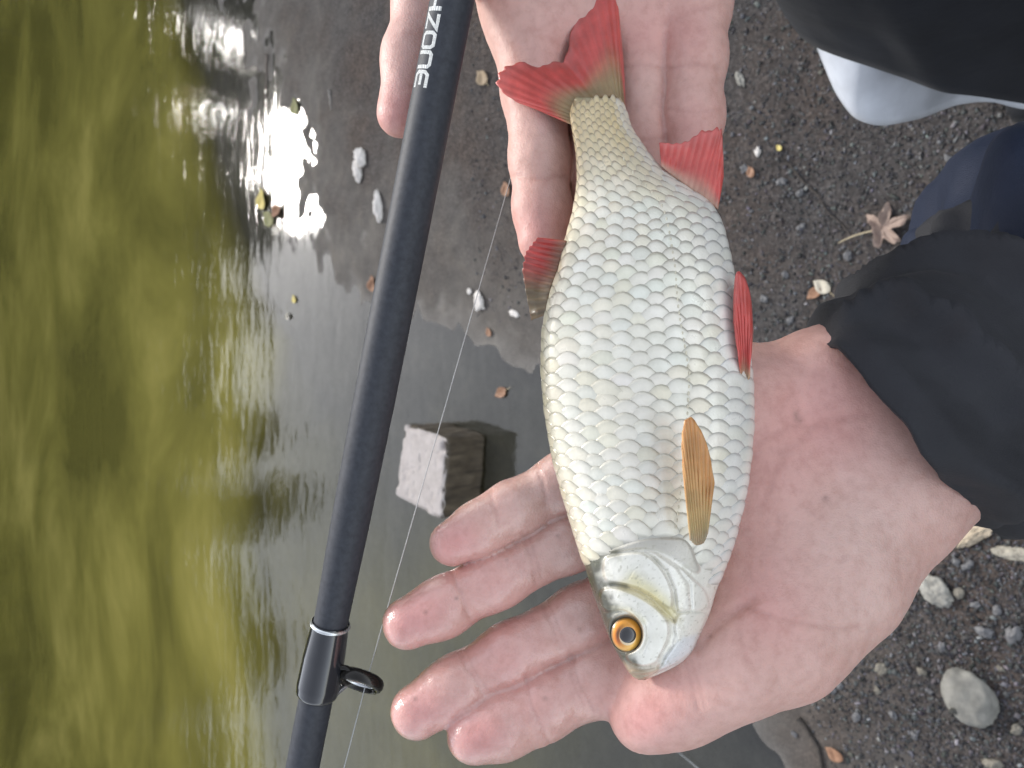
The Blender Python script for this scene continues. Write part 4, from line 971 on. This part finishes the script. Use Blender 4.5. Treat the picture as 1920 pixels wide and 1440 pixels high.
fin('tail_fin', [(1078, 236), (1074, 215), (1088, 196), (1120, 184), (1150, 182), (1166, 196), (1172, 222)],
    [(1010, 206), (958, 184), (934, 154), (946, 126), (995, 115), (1052, 118), (1072, 62), (1090, -5), (1116, -72), (1150, -50), (1163, 60), (1170, 140)], [.2905, .2915, .292, .292, .293], [.2975, .3005, .300, .3025, .304, .304, .301], c_tail, 19, n=34, seed=3, label='deep red forked tail fin')
fin('dorsal_fin', [(1062, 452), (1052, 482), (1042, 515), (1030, 548), (1022, 590)], [(1008, 446), (990, 468), (981, 497), (985, 545), (997, 600)], [.2715], [.273, .2745],
    lambda f, s, ray: lerp_rows(lerp3(np.full(len(f), float(smooth(.42, .78, s))), RED * .9, np.array([.20, .15, .08])), np.array([.26, .20, .12]), smooth(.55, .0, f) * .75) * (1 - .35 * (ray < -.1)), 11, n=22, wav=.0006, seed=5, label='folded dark red dorsal fin')
fin('anal_fin', [(1240, 312), (1262, 330), (1292, 352), (1318, 372), (1346, 392)], [(1236, 268), (1275, 270), (1318, 246), (1352, 241), (1356, 330)], [.2795], [.2795, .281], c_red, 11, n=22, seed=7, label='bright red anal fin')
fin('pelvic_fin', [(1389, 712), (1394, 716), (1400, 716), (1405, 708)], [(1376, 600), (1377, 545), (1383, 508), (1395, 520), (1407, 560), (1411, 620)], [.2630], [.2605, .2625], lambda f, s, ray: lerp_rows(lerp3(smooth(0, .3, f), np.array([.55, .40, .25]), RED), RED2, smooth(.75, 1, f) * .4) * (1 - .07 * (ray < -.2)), 7, n=26, curve=.004, seed=9, rg=.006, label='narrow red pelvic fin folded along the belly')
fin('pectoral_fin', [(1294, 1012), (1306, 1022), (1318, 1018), (1326, 1000)], [(1281, 880), (1279, 825), (1284, 790), (1294, 783), (1310, 800), (1328, 845), (1339, 905)], [.2400, .2405], [.2375, .2385], lambda f, s, ray: lerp_rows(lerp3(smooth(.05, .75, f), AMB2, AMB), np.array([.45, .36, .24]), smooth(.16, 0, f) * .8) * (1 - .15 * (ray < -.2)), 10, n=30, curve=.0012, seed=11, rg=.006, label='amber pectoral fin behind the gill cover')

# ------------------------------------------------------------------ fishing rod
A_ = C(848, 0, .258); B_ = C(567, 1440, .300)
def rod_pt(y):
    """point of the rod axis seen at picture row y"""
    t = np.linspace(-1.2, 2.4, 4000); P = A_ + (B_ - A_) * t[:, None]; yy_ = proj(P)[1]
    return A_ + (B_ - A_) * np.interp(y, yy_, t)[..., None] if np.ndim(y) else A_ + (B_ - A_) * np.interp(y, yy_, t)
rax = (B_ - A_) / np.linalg.norm(B_ - A_)
def rod_w(y): return cinterp(y, [-900, 0, 640, 1000, 1160, 1440, 3000], [85, 83, 80, 72, 65, 63, 52])
def rod_r(y): return rod_w(y) / 2 / F * proj(rod_pt(y))[2] * .99
rod = empty('fishing_rod', rod_pt(0.0)); tag(rod, 'black fishing rod with pale lettering and a line guide resting over the thumb', 'fishing rod')
def frame():
    tc = -D - rax * (-D @ rax); tc /= np.linalg.norm(tc); s_ = np.cross(rax, tc); 
    if s_ @ R < 0: s_ = -s_
    return tc, s_
RT, RS = frame()      # towards the camera, towards picture right
def rod_surf(y, ang, lift=0.0):
    """ang 0 = facing camera, positive to picture right"""
    P = rod_pt(np.asarray(y, float)); rr = rod_r(np.asarray(y, float)) + lift
    return P + rr[..., None] * (np.cos(ang)[..., None] * RT + np.sin(ang)[..., None] * RS)
def lathe(name, ys, lifts, mat, n=48, ang0=0, ang1=2 * np.pi, closed=True):
    a = np.linspace(ang0, ang1, n, endpoint=not closed); yg, ag = np.meshgrid(ys, a, indexing='ij')
    lf = np.broadcast_to(np.asarray(lifts, float)[:, None], yg.shape)
    return mesh_obj(name, rod_surf(yg, ag, lf).reshape(-1, 3), grid_faces(len(ys), n, False, closed)[:, ::-1], mat, rod)
t = NT('rod_blank'); t.setp(Base_Color=t.ramp(t.noise(500, 3), [(0.3, (.028, .031, .039)), (0.7, (.044, .048, .059))]), Roughness=.58, Specular_IOR_Level=.38, Normal=t.bump(t.noise(2500, 2), .08, .0003)); M_rod = t.m
t = NT('rod_gloss'); t.setp(Base_Color=(.020, .021, .026, 1), Roughness=.15, Coat_Weight=.8, Coat_Roughness=.05, Normal=t.bump(t.noise(160, 2), .15, .0006)); M_gloss = t.m
t = NT('rod_silver'); t.setp(Base_Color=(.70, .72, .74, 1), Metallic=.8, Roughness=.25, Normal=t.bump(t.noise(900, 2), .1, .0003)); M_silv = t.m
yr = np.concatenate([np.linspace(-420, 1600, 80), np.linspace(1700, 2600, 8)])
lathe('blank', yr, np.zeros(len(yr)), M_rod)
yw = np.linspace(1166, 1306, 40); prof = .00055 + .0012 * np.clip(np.interp(yw, [1166, 1180, 1230, 1285, 1300, 1306], [.05, .1, .75, 1.0, .75, -.4]), -.5, 2)
lathe('thread_wrap', yw, prof, M_gloss)
lathe('trim_band', np.linspace(1168, 1175, 6), [.0005, .0010, .0012, .0012, .0010, .0005], M_silv)
# guide ring standing off the rod towards picture right
gc = C(676, 1276, float(proj(rod_pt(1270.0))[2]) + .001)
gx = (.93 * R - .30 * U); gx = gx / np.linalg.norm(gx)
w_ = rax - gx * (rax @ gx) - D * (rax @ D - (rax @ gx) * (gx @ D)); w_ -= D * (w_ @ D); w_ -= gx * (w_ @ gx); w_ /= np.linalg.norm(w_); gn = -D * .58 + w_ * .81; gn -= gx * (gn @ gx); gn /= np.linalg.norm(gn); gy = np.cross(gn, gx); gy = gy if gy @ rax > 0 else -gy
def torus(name, c, rx, ry, minor, mat, flat=1.0, n=64, m=14):
    a = np.linspace(0, 2 * np.pi, n, endpoint=False); b = np.linspace(0, 2 * np.pi, m, endpoint=False); aa, bb = np.meshgrid(a, b, indexing='ij')
    rd = np.cos(aa)[..., None] * gx + np.sin(aa)[..., None] * gy
    P = c + rd * (np.where(True, 1, 1) * (rx))+ rd * (minor * np.cos(bb))[..., None] + gn * (minor * flat * np.sin(bb))[..., None]
    return mesh_obj(name, P.reshape(-1, 3), grid_faces(n, m, True, True)[:, ::-1], mat, rod)
t = NT('guide_dark'); t.setp(Base_Color=(.030, .028, .026, 1), Metallic=.6, Roughness=.22, Normal=t.bump(t.noise(400, 2), .1, .0004)); M_gd = t.m
ring = torus('guide_ring', gc, .0076, .0076, .0016, M_gd, 1.5)
torus('ring_insert', gc, .0060, .0060, .0007, M_silv, 1.2).parent = ring
ring.children[0].matrix_parent_inverse = Matrix.Identity(4)
foot0 = rod_surf(np.array([1292.]), np.array([1.25]))[0]
for k in (-1, 1):
    e_ = gc + gx * (-.0020) + gy * (k * .0070); P = np.array([rod_surf(np.array([1296. if k > 0 else 1240.]), np.array([1.35]), .0002)[0], e_ - gx * .004 + gn * .0012 * k, e_])
    v_, f_ = tube(P, [.0011, .0010, .0009], 8); mesh_obj('guide_leg', v_, f_, M_silv if k > 0 else M_gd, rod)
P = np.array([rod_surf(np.array([1296.]), np.array([1.2]), .0001)[0], gc - gx * .0040 + gy * .0074, gc + gx * .002 + gy * .0078, gc + gx * .0062 + gy * .0045])
v_, f_ = tube(P, [.0010, .0009, .0008, .0005], 8); mesh_obj('guide_leg', v_, f_, M_silv, rod)
# line through the guide
dg = float(proj(gc)[2])
P = np.array([C(1010, 150, .375), C(870, 640, .335), C(688, 1274, dg), C(645, 1440, dg + .004), C(590, 1640, dg + .01)])
s = np.linspace(0, 1, 60); t0 = np.array([0, .33, .75, .87, 1.0]); Q = np.stack([np.interp(s, t0, P[:, k]) for k in range(3)], -1)
v_, f_ = tube(Q, .00020, 6); t = NT('fishing_line'); t.setp(Base_Color=(.55, .57, .58, 1), Roughness=.3, Alpha=.75, Normal=t.bump(t.noise(900, 2), .1, .0003)); M_line = t.m
mesh_obj('line', v_, f_, M_line, rod)
Pl = np.array([G(1228, 1368, .06), G(1262, 1402, .01), G(1310, 1442, .006), G(1380, 1500, .02)]); v_, f_ = tube(Pl, .0007, 6)
o = mesh_obj('fishing_line', v_, f_, M_line); tag(o, 'loose end of pale fishing line trailing past the thumb tip', 'line')

# lettering down the rod
t = NT('letter_paint'); t.setp(Base_Color=t.ramp(t.noise(700, 3), [(0.3, (.50, .51, .50)), (0.6, (.66, .67, .66))]), Roughness=.5, Normal=t.bump(t.noise(900, 2), .1, .0003)); M_let = t.m
def stroke_quads(pts, w):
    """flat ribbon along a polyline with mitred joints, subdivided"""
    pts = np.array(pts, float); out = []
    n = len(pts); off = []
    for k in range(n):
        t1 = pts[k] - pts[k - 1] if k > 0 else pts[1] - pts[0]; t2 = pts[k + 1] - pts[k] if k < n - 1 else t1
        t1 = t1 / np.linalg.norm(t1); t2 = t2 / np.linalg.norm(t2); m_ = np.array([-(t1 + t2)[1], (t1 + t2)[0]]); m_ /= np.linalg.norm(m_); c_ = max(.45, m_ @ np.array([-t1[1], t1[0]])); off.append(m_ * w / 2 / c_)
    for k in range(n - 1):
        for q in range(6):
            f0, f1 = q / 6, (q + 1) / 6
            A0 = pts[k] + (pts[k + 1] - pts[k]) * f0; A1 = pts[k] + (pts[k + 1] - pts[k]) * f1; o0 = off[k] + (off[k + 1] - off[k]) * f0; o1 = off[k] + (off[k + 1] - off[k]) * f1
            for j in range(3):
                g0, g1 = -1 + 2 * j / 3, -1 + 2 * (j + 1) / 3
                out.append([A0 + o0 * g0, A1 + o1 * g0, A1 + o1 * g1, A0 + o0 * g1])
    return out
def letter(name, strokes, y0, y1, w=.20):
    """unit box: x along the reading direction, y = letter up (towards picture right)"""
    V = []
    for st in strokes:
        for q in stroke_quads(st, w): V += q
    V = np.array(V); yy_ = y0 + (y1 - y0) * V[:, 0]; ang = -.62 + (V[:, 1] - .5) * .80
    W = rod_surf(yy_, ang, .00006 * np.ones(len(V))); o = mesh_obj(name, W, np.arange(len(W)).reshape(-1, 4), M_let, rod)
    md = o.modifiers.new('thick', 'SOLIDIFY'); md.thickness = .00006; return o
a, b = .12, .90
letter('letter_h', [[(a, 0), (a, 1)], [(b, 0), (b, 1)], [(a, .5), (b, .5)]], -4, 36)
letter('letter_z', [[(a, .92), (b, .92), (a, .08), (b, .08)]], 38, 72)
letter('letter_o', [[(.5, .08), (.22, .08), (.10, .24), (.10, .76), (.22, .92), (.80, .92), (.92, .76), (.92, .24), (.80, .08), (.5, .08)]], 73, 106)
letter('letter_n', [[(a, 0), (a, .80), (.24, .92), (.78, .92), (b, .80), (b, 0)]], 108, 142)
letter('letter_e', [[(.98, .92), (.28, .92), (a, .74), (a, .26), (.28, .08), (.98, .08)], [(a, .5), (.85, .5)]], 144, 177)

# ------------------------------------------------------------------ jacket, shirt, trousers of the person
def cloth(name, c, rough=.75, sheen=.3):
    t = NT(name); n = t.noise(1400, 2); n2 = t.noise(18, 4)
    t.setp(Base_Color=t.ramp(n2, [(0.3, tuple(x * .8 for x in c)), (0.7, tuple(x * 1.2 for x in c))]), Roughness=rough, Sheen_Weight=sheen * .3, Sheen_Roughness=.5, Specular_IOR_Level=.25, Normal=t.bump(t.math('ADD', n, t.math('MULTIPLY', t.noise(60, 4), 3.0)), .25, .0012)); return t.m
M_navy = cloth('navy_jacket', (.012, .0185, .040), .6, .12); M_blk = cloth('black_jacket', (.013, .015, .021), .8, .15); M_cuff = cloth('cuff_cloth', (.027, .028, .033), .7, .1)
M_white = cloth('white_shirt', (.50, .53, .59), .85, .2); M_trs = cloth('dark_trousers', (.014, .015, .018), .85, .2)
def sweep(name, path, ra, rb, mat, fold, n=120, upv=None, m=90, parent=person, seed=1, thick=.002, skew=0.0):
    """path in photo pixels + depth; ra = half width in the picture plane, rb = half depth (metres)"""
    path = np.array(path, float); s = np.linspace(0, 1, m); t0 = np.linspace(0, 1, len(path)); q = np.stack([cinterp(s, t0, path[:, k]) for k in range(3)], -1)
    P = C(q[:, 0], q[:, 1], q[:, 2]); tg = np.gradient(P, axis=0); tg /= np.linalg.norm(tg, axis=1)[:, None]
    e2 = -D[None] - tg * (tg @ -D)[:, None]; e2 /= np.linalg.norm(e2, axis=1)[:, None]; e1 = np.cross(tg, e2)
    A = np.interp(s, np.linspace(0, 1, len(ra)), ra); B = np.interp(s, np.linspace(0, 1, len(rb)), rb)
    a = np.linspace(0, 2 * np.pi, n, endpoint=False); S_, A_2 = np.meshgrid(s, a, indexing='ij')
    d = fold(S_, A_2)
    V = P[:, None] + e1[:, None] * (A[:, None] * np.cos(a))[..., None] + e2[:, None] * (B[:, None] * np.sin(a))[..., None]
    out = e1[:, None] * np.cos(a)[None, :, None] + e2[:, None] * np.sin(a)[None, :, None]
    V = V + out * d[..., None]
    V = V - tg[:, None] * (skew * ((.5 + .5 * np.sin(a)) * (1 - .75 * np.clip(np.cos(a), 0, 1)) - .45 * np.clip(np.cos(a), 0, 1) ** 2)[None] * np.clip(1 - S_ / .5, 0, 1) ** 1.3)[..., None]
    o = mesh_obj(name, V.reshape(-1, 3), grid_faces(m, n, False, True), mat, parent)
    md = o.modifiers.new('thick', 'SOLIDIFY'); md.thickness = thick; md.offset = 0; return o
def ring_noise(S_, A_2, fs, fa, seed, o=3):
    return fbm(np.stack([S_ * fs, np.cos(A_2) * fa, np.sin(A_2) * fa + seed], -1), o, seed)
def fold_cuff(S_, A_2):
    w = ring_noise(S_, A_2, 1.2, 1.0, 3) * 2.2
    return .0085 * (1 - np.abs(np.sin(S_ * 9 + 1.6 * w + A_2 * .5))) ** 2 * smooth(0, .12, S_) + .003 * np.sin(S_ * 22 + 2.5 * w + A_2 * .6) + .003 * ring_noise(S_, A_2, 5, 2.2, 5) + .0018 * ring_noise(S_, A_2, 14, 5, 8) - .004 * smooth(.08, 0, S_)
def fold_sleeve(S_, A_2):
    w = ring_noise(S_, A_2, 1.4, 1.2, 13) * 3
    return .013 * np.sin(S_ * 11 + 1.5 * w + 1.3 * np.sin(A_2)) * smooth(0, .2, S_) + .009 * ring_noise(S_, A_2, 3, 1.6, 15) + .0045 * ring_noise(S_, A_2, 9, 3.5, 18) - .022 * smooth(.14, 0, S_)
cf = sweep('jacket_cuff', [(1664, 802, .302), (1765, 735, .310), (1880, 665, .322), (2020, 590, .338)], [.0480, .0540, .055, .05], [.043, .047, .048, .045], M_cuff, fold_cuff, seed=2, skew=.025); cf['label'] = 'gathered dark cuff around the left wrist'
sl = sweep('jacket_sleeve', [(1806, 632, .320), (1930, 600, .328), (2150, 560, .350), (2600, 400, .40), (3100, 100, .45)], [.056, .070, .078, .085, .095], [.062, .068, .072, .075, .08], M_navy, fold_sleeve, seed=3); sl['label'] = 'puffy navy jacket sleeve with soft folds'
sr = sweep('jacket_sleeve', [(1160, -620, .342), (1220, -900, .365), (1300, -1250, .39), (1500, -1700, .42)], [.045, .055, .065, .075], [.04, .05, .06, .07], M_blk, fold_cuff, m=50, seed=4)

# torso of the person standing at the right, seen from above; hems are closed curves round the body
def hem_curve(front, back, n=200):
    P = np.array([C(a_, b_, d_) for a_, b_, d_ in front] + [np.array(q) for q in back])
    P = np.concatenate([P[-3:], P, P[:4]]); k = np.arange(len(P)) - 3.0; m_ = len(P) - 7
    return np.stack([cinterp(np.linspace(0, m_, n, endpoint=False), k, P[:, j]) for j in range(3)], -1)
def garment(name, mat, hem, steps, fold, thick=.003):
    """steps: (fraction towards the body axis, height above the hem or absolute)"""
    axis_c = np.array([.62, .03]); V = []; n = len(hem); a = np.linspace(0, 2 * np.pi, n, endpoint=False)
    for k, (sh_, up) in enumerate(steps):
        q = hem.copy(); q[:, :2] += (axis_c - q[:, :2]) * sh_; q[:, 2] += up
        out = hem[:, :2] - axis_c; out /= np.linalg.norm(out, axis=1)[:, None]
        q[:, :2] += out * fold(up, hem, a)[:, None]; V.append(q)
    o = mesh_obj(name, np.concatenate(V), grid_faces(len(steps), n, False, True), mat, person)
    md = o.modifiers.new('thick', 'SOLIDIFY'); md.thickness = thick; md.offset = 0; return o
def steps_of(pts, m=40):
    pts = np.array(pts, float); u = np.linspace(pts[0, 1], pts[-1, 1], m); return [(float(np.interp(q, pts[:, 1], pts[:, 0])), float(q)) for q in u]
jhem = hem_curve([(1420, -210, .74), (1478, 0, .69), (1532, 82, .665), (1600, 114, .655), (1700, 148, .655), (1800, 177, .66), (1920, 193, .68), (2100, 200, .72)], [(.45, -.22, .72), (.70, -.24, .74), (.92, -.05, .76), (.88, .20, .77), (.68, .28, .77)])
jk = garment('jacket_body', M_blk, jhem, steps_of([(.02, -.0), (-.01, .012), (.0, .05), (.06, .3), (.25, .62)]), lambda u, h, a: .007 * fbm(np.stack([h[:, 0] * 9, h[:, 1] * 9, h[:, 2] * 0 + u * 6], -1), 3, 23)); jk['label'] = 'black jacket hanging open at the hem'
shem = hem_curve([(1462, -60, .76), (1515, 60, .71), (1548, 145, .70), (1572, 195, .70), (1608, 236, .70), (1650, 247, .70), (1720, 235, .705), (1800, 208, .715), (1860, 204, .725), (1960, 212, .74)], [(.42, -.16, .68), (.66, -.20, .70), (.86, -.03, .72), (.84, .16, .72), (.66, .22, .73)])
shirt = garment('shirt', M_white, shem, steps_of([(.06, -.002), (.01, .004), (.05, .03), (.18, .08), (.22, .3)]), lambda u, h, a: .006 * fbm(np.stack([h[:, 0] * 16 + u * 8, h[:, 1] * 16, u * 9 + h[:, 2] * 0], -1), 3, 33) * smooth(0, .02, u), .002); shirt['label'] = 'white shirt hem hanging out below the black jacket'
def trousers():
    V, FF, off = [], [], 0
    for sgn in (-1, 1):
        p = [(.60, .05 + sgn * .10, z) for z in np.linspace(.95, .04, 14)]; p = np.array(p); p[:, 0] += .04 * np.sin(np.linspace(0, 3, 14))
        v_, f_ = tube(p, np.linspace(.105, .065, 14), 24); v_ = v_ + .006 * np.stack([noise(v_ * 18 + k, 3) for k in range(3)], -1); V.append(v_); FF += [[q + off for q in ff] for ff in f_]; off += len(v_)
    mesh_obj('trousers', np.concatenate(V), FF, M_trs, person)
trousers()
def shoe(y):
    m, n = 20, 20; s = np.linspace(0, 1, m); V = []
    for k in s:
        w = .045 * math.sin(math.pi * min(1, .12 + .82 * k)) ** .5; h = .10 - .055 * smooth(.25, .7, k); a = np.linspace(0, 2 * np.pi, n, endpoint=False)
        V.append(np.stack([np.full(n, .68 - .28 * k), y + w * np.cos(a), ground_at((.6, y)) + h / 2 + h / 2 * np.sign(np.sin(a)) * np.abs(np.sin(a)) ** .6], -1))
    Fc = grid_faces(m, n, False, True).tolist() + [list(range(n)), list(range((m - 1) * n, m * n))[::-1]]
    mesh_obj('shoe', np.concatenate(V), Fc, M_trs, person)
shoe(-.05); shoe(.15)
